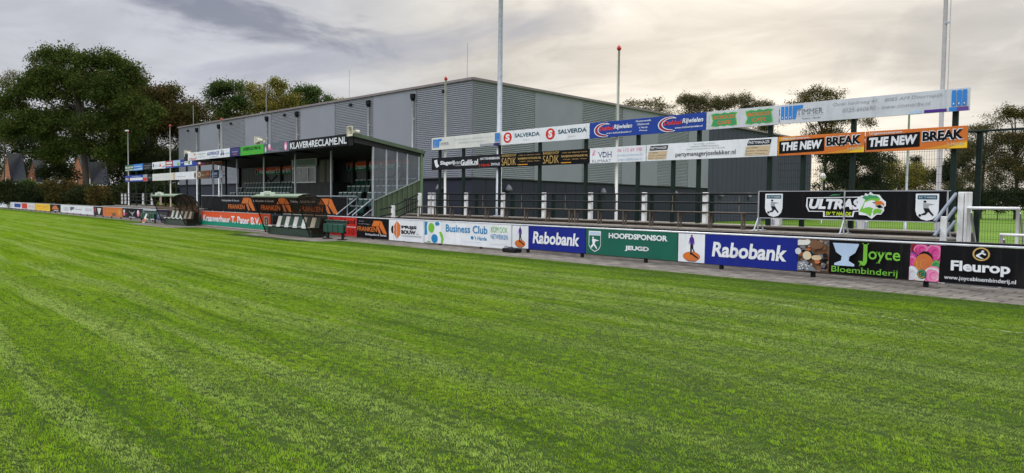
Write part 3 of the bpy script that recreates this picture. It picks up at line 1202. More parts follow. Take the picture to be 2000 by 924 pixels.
tree('yellowing low tree behind the thin grey mast', 1760, 120, [(1745, 345, 36, 30), (1785, 350, 36, 26), (1765, 372, 52, 24)], leaf_olive, FAR, 420, 11, .34, .1, .25, 'tree', .6, 22)
tree('pointed dark conifer beside the tall pale mast', 1788, 130, [(1788, 318, 9, 14), (1786, 338, 18, 16), (1788, 360, 26, 22)], leaf_dark, FAR, 200, 11, .32, .05, .2, 'conifer_tree', .5, 23)
tree('dark bushy tree right of the tall pale mast', 1850, 118, [(1835, 350, 30, 22), (1868, 330, 30, 42), (1850, 372, 44, 26), (1880, 300, 20, 30)], leaf_dark, FAR, 480, 12, .34, .1, .25, 'tree', .6, 24)
tree('tall tree with sky showing through beside the fence post', 1915, 112,
     [(1910, 262, 24, 24), (1935, 245, 22, 22), (1900, 305, 36, 36), (1935, 315, 36, 36), (1915, 355, 46, 34)], leaf_thin, FAR, 470, 11, .34, .25, .3, 'tree', .6, 25, limbs=12)
tree('tallest tree at the right edge with a see-through crown', 1985, 108,
     [(1975, 228, 26, 22), (2005, 235, 28, 26), (1965, 275, 28, 30), (2005, 290, 36, 40), (1980, 335, 46, 38), (2020, 350, 40, 40)], leaf_brown, FAR, 700, 11, .34, .22, .35, 'tree', .6, 26, limbs=14)
tree('leafy tree standing beyond the right edge of the field', 2090, 105, [(2080, 250, 45, 40), (2095, 310, 60, 60), (2080, 360, 60, 40)], leaf_green, FAR, 500, 11, .36, .15, .35, 'tree', .6, 27)


def shrub(px, pw, py0, py1, depth, mat, label, seed, n=380):
    lob = [(px - pw * .45, (py0 + py1) / 2 + 3, pw * .5, (py1 - py0) / 2), (px + pw * .4, (py0 + py1) / 2 + 5, pw * .55, (py1 - py0) / 2 - 2), (px, (py0 + py1) / 2, pw * .6, (py1 - py0) / 2)]
    return tree(label, px, depth, lob, mat, 'shrubs along the edge of the ground', n, 13, .30, .0, .07, 'shrub', .45, seed, cat='shrub', limbs=3)


tree('dark tree behind the brick houses at the left', 60, 185, [(20, 290, 60, 50), (70, 300, 50, 50), (30, 345, 60, 40), (100, 330, 50, 50)], leaf_dark, OAK, 700, 12, .6, .0, .3, 'tree', .9, 51)
tree('dark tree behind the house right of the oak trunk', 190, 185, [(150, 300, 50, 50), (200, 310, 50, 50), (235, 320, 40, 55), (170, 345, 60, 38)], leaf_dark, OAK, 700, 12, .6, .0, .3, 'tree', .9, 52)
shrub(52, 30, 368, 412, 97, leaf_dark, 'dark shrub below the clipped bright green one', 63)
shrub(20, 36, 352, 412, 97, leaf_dark, 'dark shrub behind the white boards at the far left', 31)
shrub(52, 24, 352, 375, 112, leaf_green, 'bright green clipped shrub in front of the brick houses', 32, 200)
shrub(85, 38, 358, 412, 96, leaf_dark, 'dark shrub behind the yellow board', 33)
shrub(120, 40, 352, 414, 95, leaf_brown, 'brownish shrub behind the long white board at the left', 34)
shrub(165, 38, 362, 414, 93, leaf_dark, 'dark shrub at the foot of the oak trunk', 35)
shrub(205, 36, 362, 416, 91, leaf_brown, 'brown-green shrub right of the oak trunk', 36)
shrub(240, 32, 362, 416, 91, leaf_dark, 'dark shrub behind the left white posts', 37)
shrub(262, 40, 360, 412, 90, leaf_dark, 'dark shrub behind the railing left of the white flagpole', 61, 300)
shrub(330, 40, 356, 412, 92, leaf_dark, 'dark shrub behind the left dugout', 62, 300)
shrub(300, 60, 350, 410, 91, leaf_dark, 'wide dark shrub behind the left sign frame', 38, 420)
for i, (px, w_, y0, lab, mt) in enumerate([(1625, 60, 380, 'dark shrub under the trees beside the hall end', leaf_dark), (1720, 62, 378, 'dark shrub under the yellowing trees', leaf_dark),
                                       (1810, 60, 376, 'dark shrub behind the right end of the black banner', leaf_dark), (1890, 50, 366, 'dark shrub behind the white gate posts', leaf_dark),
                                       (1950, 52, 362, 'dark shrub behind the white goal frame', leaf_dark), (2020, 60, 362, 'dark shrub at the right edge of the second field', leaf_dark)]):
    shrub(px, w_, y0, 428, 106, mt, lab, 40 + i, 420)


# ------------------------------------------------------------------ standing terrace, its railing and benches
def terrace(x0, x1, label, ytop=20.9):
    root = thing('standing_terrace', label, 'terrace', ((x0 + x1) / 2, 19, 0))
    for (ya, yb, z) in ((17.75, 18.85, .88), (18.85, 19.95, .94), (19.95, ytop, 1.06)):
        b = MB()
        b.box(x0, x1, ya + .05, yb + .03, 0, z - .05, concrete)
        n = max(1, round((x1 - x0) / 2.0))
        for i in range(n):
            a, c = x0 + (x1 - x0) * i / n, x0 + (x1 - x0) * (i + 1) / n
            b.rbox(a + .006, c - .006, ya, yb + .045, z - .05, z, .01, concedge)
        b.build('step', None, root)
    return root


terrace(-29.9, -5.95, 'mossy concrete standing steps between the grandstand and the white gate posts')
terrace(-77.5, -53.8, 'low concrete standing steps at the far left beyond the dugouts', 20.2)

RY = 20.3


def railing(posts, z0, label, rails=(2.0, 1.72, 1.41), Y=RY, x0=None, x1=None):
    root = thing('terrace_railing', label, 'railing', (posts[0], Y, z0))
    for x in posts:
        MB().rbox(x - .075, x + .075, Y, Y + .13, z0, 2.05, .012).build('post', whitepaint, root)
    a, b_ = (posts[0] - .1 if x0 is None else x0), (posts[-1] + .1 if x1 is None else x1)
    for z in rails:
        MB().tube([(a, Y - .032, z), (b_, Y - .032, z)], .028, 8).build('rail', blacksteel, root, True)
    for p, q in zip(posts[:-1], posts[1:]):
        if q - p > 1.5:
            m_ = (p + q) / 2
            MB().box(m_ - .014, m_ + .014, Y - .012, Y + .012, 1.36, 1.97).build('stay', timber, root)
    return root


P = [col(p, RY, 1.5) for p in (837, 845, 908, 980, 1060, 1151, 1256, 1375, 1518, 1680)]
railing(P, 1.04, 'long railing of white square posts and black tubes on top of the concrete steps', x1=P[-1] + .3)
P2 = [col(p, 19.5, 1.5) for p in (237, 243.5, 278, 295, 312)]
railing(P2, 1.04, 'short railing of white square posts at the far left above the low steps', Y=19.5)


def bench(xa, xb, Y, label):
    root = thing('bench', label, 'bench', ((xa + xb) / 2, Y, .94), 'benches on the standing steps')
    MB().rbox(xa, xb, Y - .02, Y + .2, 1.42, 1.445, .006).build('seat', timber, root)
    n = max(2, round((xb - xa) / 1.25) + 1)
    for i in range(n):
        x = xa + .12 + (xb - xa - .24) * i / (n - 1)
        MB().bar((x, Y + .02, .94), (x, Y + .02, 1.41), .045).bar((x, Y + .16, .94), (x, Y + .16, 1.41), .045).bar((x, Y + .02, 1.38), (x, Y + .16, 1.38), .04).build('leg', M('rusty_steel', (.10, .075, .055), .7, .3, 8), root)
    return root


xa, xm, xb = col(815, 19.4, 1.43), col(1117, 19.4, 1.43), col(1456, 19.4, 1.43)
bench(xa, xm - .02, 19.4, 'long low plank bench on the steps next to the grandstand end')
bench(xm + .02, xb, 19.4, 'long low plank bench on the steps ending beside the black banner')


# ------------------------------------------------------------------ rail round the pitch
def pitch_rail(x0, x1, Y, posts, label, ztop=.90):
    root = thing('boundary_rail', label, 'pitch rail', ((x0 + x1) / 2, Y, 0))
    for x in posts:
        MB().rbox(x - .045, x + .045, Y + .05, Y + .13, 0, ztop - .02, .006).build('post', blacksteel, root)
    MB().rbox(x0, x1, Y - .01, Y + .10, ztop, ztop + .035, .008).build('top_rail', alu, root)
    MB().tube([(x0, Y + .21, ztop + .055), (x1, Y + .21, ztop + .055)], .024, 8).tube([(x0, Y + .21, ztop - .16), (x1, Y + .21, ztop - .16)], .024, 8).build('back_rail', blacksteel, root, True)
    return root


HY = 16.6
pitch_rail(-36.0, 3.2, HY, [-5.65 + 2.425 * i for i in range(-12, 4)], 'rail with black posts carrying the boards on the right, ending behind the right dugout')
LY = 15.75
pitch_rail(-128, -47.0, LY, [-128 + 2.7 * i for i in range(30)], 'rail with black posts carrying the small distant boards at the far left', .86)

Z0, Z1 = .135, .895

# --- boards along the right half, nearest first
b = Board(HY, 1777.5, 2003, Z0, Z1, 'black', 'black board with gold ring logo and a rose photo, rightmost of the pitch boards')
b.rect('dark', 1778.5, 1836.5, 0.01, .99)
CL = (1778.5, 1836.5)
for c, x, v, rx, rv in (('darkred', 1790, .85, 16, .2), ('rose', 1800, .86, 15, .16), ('rose', 1826, .76, 18, .30), ('purple', 1782, .52, 12, .26), ('rose', 1783, .50, 9, .20), ('dark', 1808, .62, 14, .2),
                        ('rust', 1806, .48, 18, .27), ('leafgreen', 1831, .46, 9, .13), ('pink', 1826, .16, 20, .27), ('lightgrey', 1784, .16, 14, .24), ('offwhite', 1800, .08, 10, .12), ('green', 1804, .19, 9, .13)):
    b.ell(c, x, v, rx, rv, 20, clip=CL)
    light = {'pink': ('offwhite', 'rose'), 'rose': ('pink', 'maroon'), 'rust': ('orange', 'amber'), 'leafgreen': ('lime', 'green'), 'lightgrey': ('white', 'pink'), 'green': ('leafgreen', 'amber'), 'darkred': ('maroon', 'rose'), 'purple': ('rose', 'pink'), 'offwhite': ('white', 'lightgrey'), 'dark': ('black', 'dark')}[c]
    for k in range(5):
        b.ell(light[k % 2], x + rx * .06 * (k - 2), v + rv * .05 * ((k * 7) % 5 - 2), rx * (.95 - .17 * k), rv * (.95 - .17 * k), 14, 25 + 137 * k, 190 + 137 * k, .84, clip=CL)
b.part('photo_print')
b.ell('gold', 1918, .82, 17, .175, 28, inner=.80)
b.poly('white', [(1908, .79), (1918, .87), (1928, .83), (1926, .79), (1919, .83), (1914, .77), (1924, .70), (1918, .70), (1908, .76)])
b.ell('white', 1921, .89, 3, .03, 10)
b.text('white', 'Fleurop', 1860, 1976, .27, .62, .035)
b.text('white', 'www.joycebloembinderij.nl', 1848, 1988, .08, .215, .008)
b.done()
b = Board(HY, 2004.5, 2200, Z0, Z1, 'black', 'plain black board cut off by the right edge')
b.rect('dark', 2150, 2196, .05, .95)
b.done()
b = Board(HY, 1560, 1776.5, Z0, Z1, 'black', 'black board with a pale goblet, green serif lettering and a photo of stones')
b.rect('brown', 1561, 1619.5, .01, .99)
rr = random.Random(4)
C2 = (1561, 1619.5)
for i in range(70):
    px, v = rr.uniform(1562, 1619), rr.uniform(.02, .98)
    b.ell(rr.choice(['cream', 'brown', 'grey', 'offwhite', 'rust', 'inkgrey', 'dark', 'dark', 'brown', 'black', 'slate']), px, v, rr.uniform(1.5, 6), rr.uniform(.02, .09), 9, clip=C2)
b.poly('offwhite', [(1561, .80), (1578, .82), (1588, .88), (1583, .97), (1561, .97)])
b.ell('lightgrey', 1562, .62, 6, .10, 12)
b.ell('brown', 1597, .84, 14, .13, 16).ell('cream', 1579.5, .50, 8.5, .13, 18).ell('tan', 1598, .45, 10, .08, 12)
b.poly('inkgrey', [(1561, .03), (1562, .30), (1578, .36), (1600, .05)])
for i in range(20):
    b.ell(rr.choice(['lightgrey', 'dark', 'offwhite']), rr.uniform(1564, 1586), rr.uniform(.06, .28), 1.6, .025, 6)
b.part('photo_print')
b.poly('paleblue', [(1630, .93), (1681, .93), (1680, .86), (1674, .66), (1663, .55), (1662, .42), (1673, .33), (1673, .27), (1634, .27), (1634, .33), (1647, .42), (1648, .55), (1637, .66), (1632, .86)])
b.text('lime', 'J', 1681, 1700, .30, .96, .035, serif=True).text('lime', 'oyce', 1700, 1762, .40, .74, .01, serif=True)
b.text('lime', 'Bloembinderij', 1629, 1759, .02, .25, .0, serif=True)
b.done()


def sun_dial_man(b, pxc, s):
    """walking figure on an orange disc"""
    b.ell('rust', pxc, .21, 17 * s, .17, 26)
    b.ell('orange', pxc - 2 * s, .24, 13 * s, .115, 20)
    b.poly('dark', [(pxc - 1, .36), (pxc + 12 * s, .20), (pxc + 15 * s, .14), (pxc + 9 * s, .17), (pxc - 3 * s, .31)])
    b.poly('dark', [(pxc - 14 * s, .12), (pxc - 5 * s, .055), (pxc + 7 * s, .055), (pxc + 14 * s, .12), (pxc + 7 * s, .035), (pxc - 6 * s, .035)])
    b.ell('brown', pxc, .925, 2 * s, .035, 10)
    b.poly('violet', [(pxc - 1.5 * s, .89), (pxc + 1.5 * s, .89), (pxc + 4.2 * s, .84), (pxc + 5.6 * s, .66), (pxc + 4.2 * s, .60), (pxc + 3.4 * s, .74), (pxc + 3 * s, .62), (pxc - 2.6 * s, .62), (pxc - 3.4 * s, .74), (pxc - 5.2 * s, .60), (pxc - 5.4 * s, .68), (pxc - 4 * s, .84)])
    b.poly('dark', [(pxc - 2.6 * s, .62), (pxc + 3 * s, .62), (pxc + 3.4 * s, .48), (pxc + 7 * s, .36), (pxc + 4.6 * s, .36), (pxc + 1 * s, .49), (pxc - .2 * s, .27), (pxc - 2.4 * s, .27)])


b = Board(HY, 1324.5, 1558.5, Z0 - .01, Z1, 'blue', 'wide blue board with white lettering and a walking figure logo, larger of the two')
b.rect('white', 1325, 1376.5, .012, .988)
sun_dial_man(b, 1351, 1.0)
b.text('white', 'Rabobank', 1391, 1537, .26, .76, .032, .12)
b.done()
b = Board(HY, 1144.5, 1323.5, Z0, Z1, 'green', 'green board with two lines of white capitals and a shield emblem')
b.poly('white', [(1150, .92), (1173.5, .92), (1173.5, .35), (1170, .2), (1162, .1), (1154, .2), (1150, .35)])
b.poly('green', [(1151, .75), (1172.6, .75), (1172.6, .36), (1169, .22), (1162, .13), (1155, .22), (1151, .36)])
b.rect('paleblue', 1151.5, 1172, .78, .88)
b.ell('white', 1158.5, .66, 1.8, .035, 8)
b.poly('white', [(1157, .62), (1161, .61), (1171, .55), (1163, .52), (1162, .42), (1167, .24), (1165, .22), (1160, .36), (1156, .24), (1153.5, .30), (1158, .42), (1156.5, .55)])
b.text('white', 'HOOFDSPONSOR', 1189, 1304, .67, .88, .045).text('white', 'JEUGD', 1221, 1268, .22, .43, .045)
b.done()
b = Board(HY, 1000, 1143.5, Z0, Z1, 'blue', 'narrower blue board with white lettering and a walking figure logo, next to the white boards')
b.rect('white', 1000.5, 1032, .012, .988)
sun_dial_man(b, 1016, .62)
b.text('white', 'Rabobank', 1041, 1132, .26, .78, .032, .12)
b.done()
b = Board(HY, 828.5, 999, Z0 - .06, Z1, 'white', 'long white board with blue and green discs and blue lettering')
b.poly('teal', [(829.5, .97), (835, .97), (833.5, .72), (835, .40), (832, .34), (829.5, .36)])
b.ell('lime', 842.5, .70, 6, .23, 20).ell('teal', 854, .90, 4.5, .09, 16).ell('teal', 849, .21, 6.2, .205, 20).ell('lime', 837.5, .03, 4, .05, 10, 0, 180)
b.poly('lime', [(858, .52), (861.5, .55), (865, .42), (866.5, .22), (865, .02), (861.5, .02), (862, .22)])
b.text('teal', 'Business Club', 871, 952, .56, .90, .018)
b.ell('teal', 922.5, .37, 2.8, .075, 14).text('teal', "'t Harde", 927, 951, .28, .46, .008)
b.text('lime', 'KOM OOK', 959.5, 991.5, .66, .90, -.004).text('teal', 'NETWERKEN', 959, 992, .38, .58, -.002)
b.text('paleblue', 'www.businessclubtharde.nl', 905, 940, .17, .21, .0)
b.rect('lightgrey', 960, 991, .16, .175)
b.done()
b = Board(HY, 759.5, 827.5, Z0 - .09, Z1, 'white', 'white board with an orange and black hexagon logo and black stencil capitals')
b.ell('black', 767, .52, 3.0, .19, 18)
b.poly('white', [(768.4, .82), (773, .95), (773, .1), (768.4, .25)])
b.poly('orange', [(769, .67), (775, .96), (782, .76), (782, .30), (775, .08), (769, .36), (770.5, .52)])
b.rect('white', 774.8, 775.4, .10, .95)
b.text('black', 'PRIJS', 784, 814, .56, .74, .05).text('black', 'BOUW', 784, 812, .34, .53, .05).text('grey', 'bv', 814, 819, .34, .41, .0)
b.text('inkgrey', 'AANNEMERSBEDRIJF', 784, 824, .20, .29, -.004)
b.done()


def roof_logo(b, a, w, v0=.25, v1=.9):
    """orange pitched roof mark starting at column a"""
    h = v1 - v0
    b.poly('orange', [(a, v0 + h * .55), (a + w * .14, v1), (a + w * .56, v1), (a + w * .46, v0 + h * .55)])
    b.poly('rust', [(a + w * .32, v0 + h * .52), (a + w * .46, v0 + h * .52), (a + w * .62, v0), (a + w * .48, v0)])
    b.poly('orange', [(a + w * .58, v1), (a + w * .66, v1 - .03), (a + w, v0), (a + w * .78, v0), (a + w * .5, v0 + h * .55)])


b = Board(HY, 696.5, 758.5, Z0 - .09, Z1, 'black', 'black board with an orange roof logo beside the red board')
b.text('orange', 'FRANKEN', 698, 736, .34, .58, .02)
roof_logo(b, 726, 30, .27, .90)
b.text('white', 'Dakkapellen & Gevels', 714, 755, .12, .25, .008)
b.text('lightgrey', 'Specialist', 701, 711, .82, .87, 0).text('lightgrey', 'in nokverhoging', 701, 722, .68, .73, 0)
b.done()
b = Board(HY, 641, 695.5, Z0 - .07, Z1, 'red', 'red board with black lettering partly hidden by green folding seats')
b.rect('white', 642, 695, .48, .51)
b.text('black', 'OranjeLand', 643, 693.5, .56, .93, .02).text('darkred', '313510', 650, 693, .10, .40, .02)
b.done()
b = Board(HY, 531, 640, Z0 - .07, Z1, 'petrol', 'dark board behind the right dugout seats')
b.rect('dark', 533, 638, .1, .9)
b.done()

# --- in front of the grandstand: red over green board
KY = 15.95
b = Board(KY, 383, 528, .06, .90, 'redorange', 'board with a red upper half, green lower half and white slab lettering between the dugouts', frame=alu)
b.poly('jade', [(383.6, .02), (527.4, .02), (527.4, .38), (383.6, .46)])
b.rect('white', 386, 393, .30, .90).rect('black', 387, 392, .34, .86).poly('white', [(388, .80), (391.3, .80), (391.3, .73), (390, .73), (390, .38), (389, .38), (389, .73), (388, .73)])
b.text('white', 'T. Pater', 386.5, 394, .17, .24, 0)
b.text('white', 'Kraanverhuur T. Pater B.V.', 396.5, 508, .30, .76, .03, serif=True)
b.rect('white', 516, 524.5, .30, .84).rect('black', 517, 523.5, .34, .80).rect('white', 519.5, 521, .38, .74)
b.done()

# --- far left boards, from right to left
LZ0, LZ1 = .13, .85


def far_board(px0, px1, ground, label, draw=None):
    b = Board(LY, px0 + .15, px1 - .15, LZ0, LZ1, ground, label, group='small boards along the far left rail')
    if draw:
        draw(b)
    b.done()


far_board(305, 329, 'navy', 'dark blue board behind the left dugout', lambda b: b.rect('slate', 307, 327, .2, .8).text('paleblue', 'advies', 309, 325, .4, .6))
far_board(279, 304.5, 'lightgrey', 'pale board with teal print above the row of green seats', lambda b: b.rect('jade', 280, 287, .45, .9).text('slate', 'Van Dijk', 288, 303, .5, .75))
far_board(266, 278.5, 'dark', 'dark board with a pink and white vase at its left end', lambda b: b.ell('pink', 270, .55, 2.5, .34, 12).ell('white', 269.5, .66, 1.4, .2, 10).rect('darkred', 272, 277, .35, .5))
far_board(250, 265.5, 'black', 'black board with a grey winged shape', lambda b: b.poly('grey', [(251, .75), (257, .45), (258.5, .2), (260, .45), (264, .75), (260, .62), (258, .55)]).rect('lightgrey', 252, 264, .06, .13))
far_board(239.5, 249.5, 'dark', 'small dark board with one pale vase left of the winged shape', lambda b: b.ell('white', 242.5, .62, 1.4, .26, 10).ell('pink', 242.5, .38, 1.6, .2, 10).rect('darkred', 245, 249, .35, .5))
far_board(200.5, 239, 'orange', 'orange patterned board in the far left row', lambda b: [b.rect('rust', 201, 206.5, .05, .95), b.rect('rust', 229, 238.5, .05, .95), b.ell('amber', 233, .5, 3, .32, 10), b.text('amber', 'horeca', 209, 227, .5, .78), b.rect('brown', 219, 226, .08, .4)] and b)
far_board(183.5, 200, 'dark', 'dark board with a pale shape left of the orange one', lambda b: b.rect('maroon', 184.5, 187.5, .4, .9).poly('offwhite', [(190, .85), (198, .85), (194.5, .15), (192, .15)]))
far_board(118.5, 182.5, 'white', 'longest white board of the far left row', lambda b: b.rect('lightgrey', 124, 134, .25, .75).poly('slate', [(137, .35), (137, .8), (145, .8), (145, .6), (140, .35)]).text('slate', 'bouwbedrijf', 146, 160, .45, .6).rect('lightgrey', 166, 180, .4, .75))
far_board(98.5, 117, 'black', 'black board with an orange roof logo in the far left row', lambda b: b.poly('rust', [(101, .3), (104, .8), (110, .9), (115, .3)]).rect('white', 105, 114, .12, .2))
far_board(69, 97.5, 'yellow', 'yellow board in the far left row', lambda b: b.text('amber', 'garage', 72, 94, .45, .7).rect('amber', 71, 96, .25, .3))
far_board(41, 68.5, 'offwhite', 'white board with a red block in the far left row', lambda b: b.rect('red', 43, 53, .1, .95).text('pink', 'schilders', 55, 67, .4, .6))
far_board(15.5, 40.5, 'white', 'white board with a blue block in the far left row', lambda b: b.rect('royal', 28, 40, .2, .85).rect('grey', 17, 26, .3, .38).rect('grey', 17, 26, .6, .68))
far_board(-22, 15, 'white', 'plain white board at the far left edge', lambda b: b.rect('lightgrey', -18, 10, .45, .55))


# ------------------------------------------------------------------ overhead sign frames and their boards
SY = 20.33
FR = [col(p, SY, 3.5) for p in (853, 899, 969, 1048, 1138, 1240, 1359, 1498, 1661, 1860)] + [(col(1308, SY, 2.5), 3.62), (col(1562, SY, 2.5), 3.62)]
rt = thing('sign_frame', 'tall dark green frame holding the two long rows of boards above the railing', 'sign frame', (col(1240, SY, 3.5), SY, 0), 'frames holding the high boards')
for p in FR:
    x, zt = p if isinstance(p, tuple) else (p, 4.5)
    MB().rbox(x - .06, x + .06, SY + .13, SY + .25, 0, zt, .01).build('post', greensteel, rt)
for z in (4.45, 4.15, 3.52, 3.24):
    MB().box(FR[0] - .1, FR[9] + .25, SY + .034, SY + .128, z - .02, z + .02).build('crossbar', greensteel, rt)

UZ0, UZ1, WZ0, WZ1 = 4.03, 4.59, 3.115, 3.665


def blue_bars(b, a, w, n=3, v0=.15, v1=.9, hook=False):
    for i in range(n):
        b.rect('sky', a + w * i, a + w * (i + .82), v0, v1)
        b.rect('white', a + w * (i + .3), a + w * (i + .5), v0 + .07, v0 + .14)
    if hook:
        b.poly('sky', [(a + w * n, v1), (a + w * (n + 2.6), v1), (a + w * (n + 2.6), v1 - .16), (a + w * (n + 1.2), v1 - .2), (a + w * (n + .8), v0), (a + w * n, v0)])


b = Board(SY, 843, 977.5, UZ0, UZ1, 'offwhite', 'faded white board with small blue bars at both ends, first of the upper row')
blue_bars(b, 845.5, 3.1, 3, .2, .88, True)
b.text('grey', 'TIMMER', 857, 877, .35, .58, -.004, serif=True)
b.text('lightgrey', 'Oude kerkweg 41, 8085 AM Doornspijk', 888, 962, .62, .78, -.004).text('lightgrey', '0525-660690 - www.timmerbv.nl', 896, 950, .38, .52, -.004)
b.rect('grey', 938, 964, .02, .20)
blue_bars(b, 967, 3.4, 3, .28, .93)
b.rect('navy', 965, 977, .0, .2)
b.done()
b = Board(SY, 978.5, 1151, UZ0, UZ1, 'white', 'white board with two red S discs and dark green capitals')
for x, a, c in ((991.5, 1005, 1054), (1075, 1090, 1146)):
    b.ell('red', x, .52, 8.2 if x < 1000 else 9, .39, 24).text('white', 'S', x - 4, x + 4.2, .27, .77, .05)
    b.text('petrol', 'SALVERDA', a, c, .47, .76, .028).text('lightgrey', 'bouw', (a + c) / 2 - 7, (a + c) / 2 + 6, .22, .33, 0)
b.done()
b = Board(SY, 1152, 1378.5, UZ0, UZ1, 'royal', 'bright blue board with red and white swooshes, third in the upper row')
for x, r, a, m1, c in ((1173, 19, 1171, 1199, 1235), (1302, 23, 1297, 1333, 1374)):
    b.ell('white', x + 6, .48, r, .45, 26, 60, 300, .90)
    b.ell('maroon', x + 8, .48, r, .42, 26, 80, 280, .80)
    b.ell('white', x + 12, .50, r * .95, .36, 26, 70, 270, .90)
    b.text('pink', 'Dukkel', a, m1 - 1, .44, .70, .02, .15).text('red', 'Dukkel', a + .4, m1 - .6, .45, .69, .03, .15)
    b.text('white', 'Rijwielen', m1, c, .40, .76, .025, .2)
    b.text('white', 'www.dukkelrijwielen.nl', m1 - 14, c - 1, .16, .31, .012, .15)
for i, s in enumerate(('Oosterwolde', 'Oldebroek', "'t Harde", 'Wezep')):
    w = (15, 12, 8.5, 8)[i]
    b.text('white', s, 1257 - w, 1257 + w, .78 - .20 * i, .90 - .20 * i, .01)
b.done()
b = Board(SY, 1379.5, 1521.5, UZ0, UZ1, 'lightgrey', 'light grey board with two curly green plaques')
for x, w in ((1414.5, 26), (1483, 27.5)):
    for c, k in (('lime', 1.0), ('leafgreen', .92)):
        pts = [(-1, .80), (-.6, .92), (-.25, .80), (0, .96), (.25, .80), (.6, .92), (1, .80), (.86, .5), (1, -.80), (.6, -.92), (.25, -.8), (0, -.92), (-.25, -.8), (-.6, -.92), (-1, -.80), (-.86, -.1)]
        b.poly(c, [(x + w * k * p, .5 + .42 * k * q) for p, q in pts])
    b.text('orange', 'BOKKES', x - w * .78, x + w * .78, .54, .74, .02).text('orange', 'CAFE', x - w * .5, x + w * .5, .24, .44, .02)
b.done()
b = Board(SY, 1522.5, 1895, UZ0, UZ1, 'lightgrey', 'longest light grey board with thin grey lettering, last of the upper row')
blue_bars(b, 1525.5, 7.6, 3, .22, .9, True)
b.text('inkgrey', 'TIMMER', 1557, 1608, .42, .68, -.006, serif=True).rect('grey', 1556, 1608, .34, .35)
b.text('slate', 'Tanken - Handel', 1567, 1603, .17, .25, 0, .2)
b.text('grey', 'Oude kerkweg 41,   8085 AM Doornspijk', 1627, 1842, .66, .86, -.010, .2).text('grey', '0525-660690 - www.timmerbv.nl', 1646, 1818, .36, .55, -.010, .2)
b.rect('paleblue', 1778, 1800, .02, .15).rect('violet', 1806, 1850, .02, .15)
blue_bars(b, 1859, 10.6, 3, .23, .92)
b.rect('sky', 1855, 1870, .0, .18).rect('purple', 1870, 1893, .0, .18)
b.done()

b = Board(SY, 843, 977.5, WZ0, WZ1, 'dark', 'black board with white lettering and a red word, first of the lower row')
b.poly('white', [(848, .8), (854, .85), (855, .5), (858, .3), (853, .15), (850, .35)])
b.text('white', 'Slagerij', 860, 888, .30, .72, .035).text('white', 'van', 888.5, 899, .38, .60, .0).text('white', 'Guilik.nl', 900, 934, .28, .72, .035)
b.rect('white', 889, 932, .25, .27)
b.text('white', 'HATTEMERBROEK', 938, 977, .62, .80, .02).text('red', "'t Harde", 935, 957, .12, .34, .03, .1).text('white', 'ZWOLLE', 959, 976.5, .16, .34, .02)
b.done()
b = Board(SY, 978.5, 1151, WZ0, WZ1, 'black', 'black board with gold lettering repeated twice')
for a, c, d, e in ((980, 1008, 1012, 1057), (1061, 1092, 1097, 1149)):
    b.text('gold', 'BARBERSHOP', a, c, .76, .95, .0).text('gold', 'SADIK', a, c, .12, .68, -.006)
    b.text('gold', 'maak uw afspraak online', d + 1, e - 2, .76, .86, .004).text('gold', 'BARBERSHOPSADIK.NL', d, e, .50, .64, .012).text('gold', "'t Harde - Hattem - Putten", d + 3, e - 3, .32, .40, 0)
    b.rect('amber', d - .5, d + 19, .10, .16)
b.done()
b = Board(SY, 1152, 1261.5, WZ0, WZ1, 'white', 'white board with navy initials and pale red digits')
b.poly('pink', [(1156, .55), (1161, .88), (1163, .84), (1160, .6), (1164, .62), (1159, .5)])
b.text('navy', 'VDH', 1168, 1195, .36, .72, .0, serif=True).text('inkgrey', 'KLIMAAT', 1157, 1194, .06, .24, 0)
b.text('pink', '06 113 69 390', 1206, 1254, .66, .88, .0).text('paleblue', 'info@vdhklimaat.nl', 1206, 1255, .36, .52, 0).text('paleblue', 'www.vdhklimaat.nl', 1207, 1254, .10, .26, 0)
b.done()
b = Board(SY, 1262.5, 1518.5, WZ0, WZ1, 'white', 'long white board with thin black web address between two cream tickets')
for a, c in ((1265, 1305), (1455, 1507)):
    w = c - a
    b.poly('tan', [(a, .08), (a + w * .9, .08), (c - w * .04, .58), (a + w * .04, .58)])
    b.poly('black', [(a + w * .08, .64), (c - w * .04, .64), (c, .92), (a + w * .14, .92)])
    b.text('white', 'PARTYMANAGER', a + w * .13, c - w * .08, .70, .86, .012, .2).text('slate', 'Jos Dekker', a + w * .08, a + w * .5, .44, .54, 0)
    b.text('inkgrey', 'Bruiloften   Bedrijfsfeest', a + w * .05, a + w * .88, .28, .36, 0).text('inkgrey', 'Events   Catering', a + w * .05, a + w * .75, .13, .21, 0)
b.text('slate', 'Partymanager Jos Dekker', 1356, 1398, .84, .91, 0).text('slate', 'Hoofdstraat 12, 8077 RX Hulshorst', 1349, 1404, .70, .78, 0).text('slate', 'info@partymanagerjosdekker.nl  06 23 00 10 75', 1340, 1415, .56, .64, 0)
b.text('black', 'partymanagerjosdekker.nl', 1320, 1437, .13, .46, .004)
b.done()
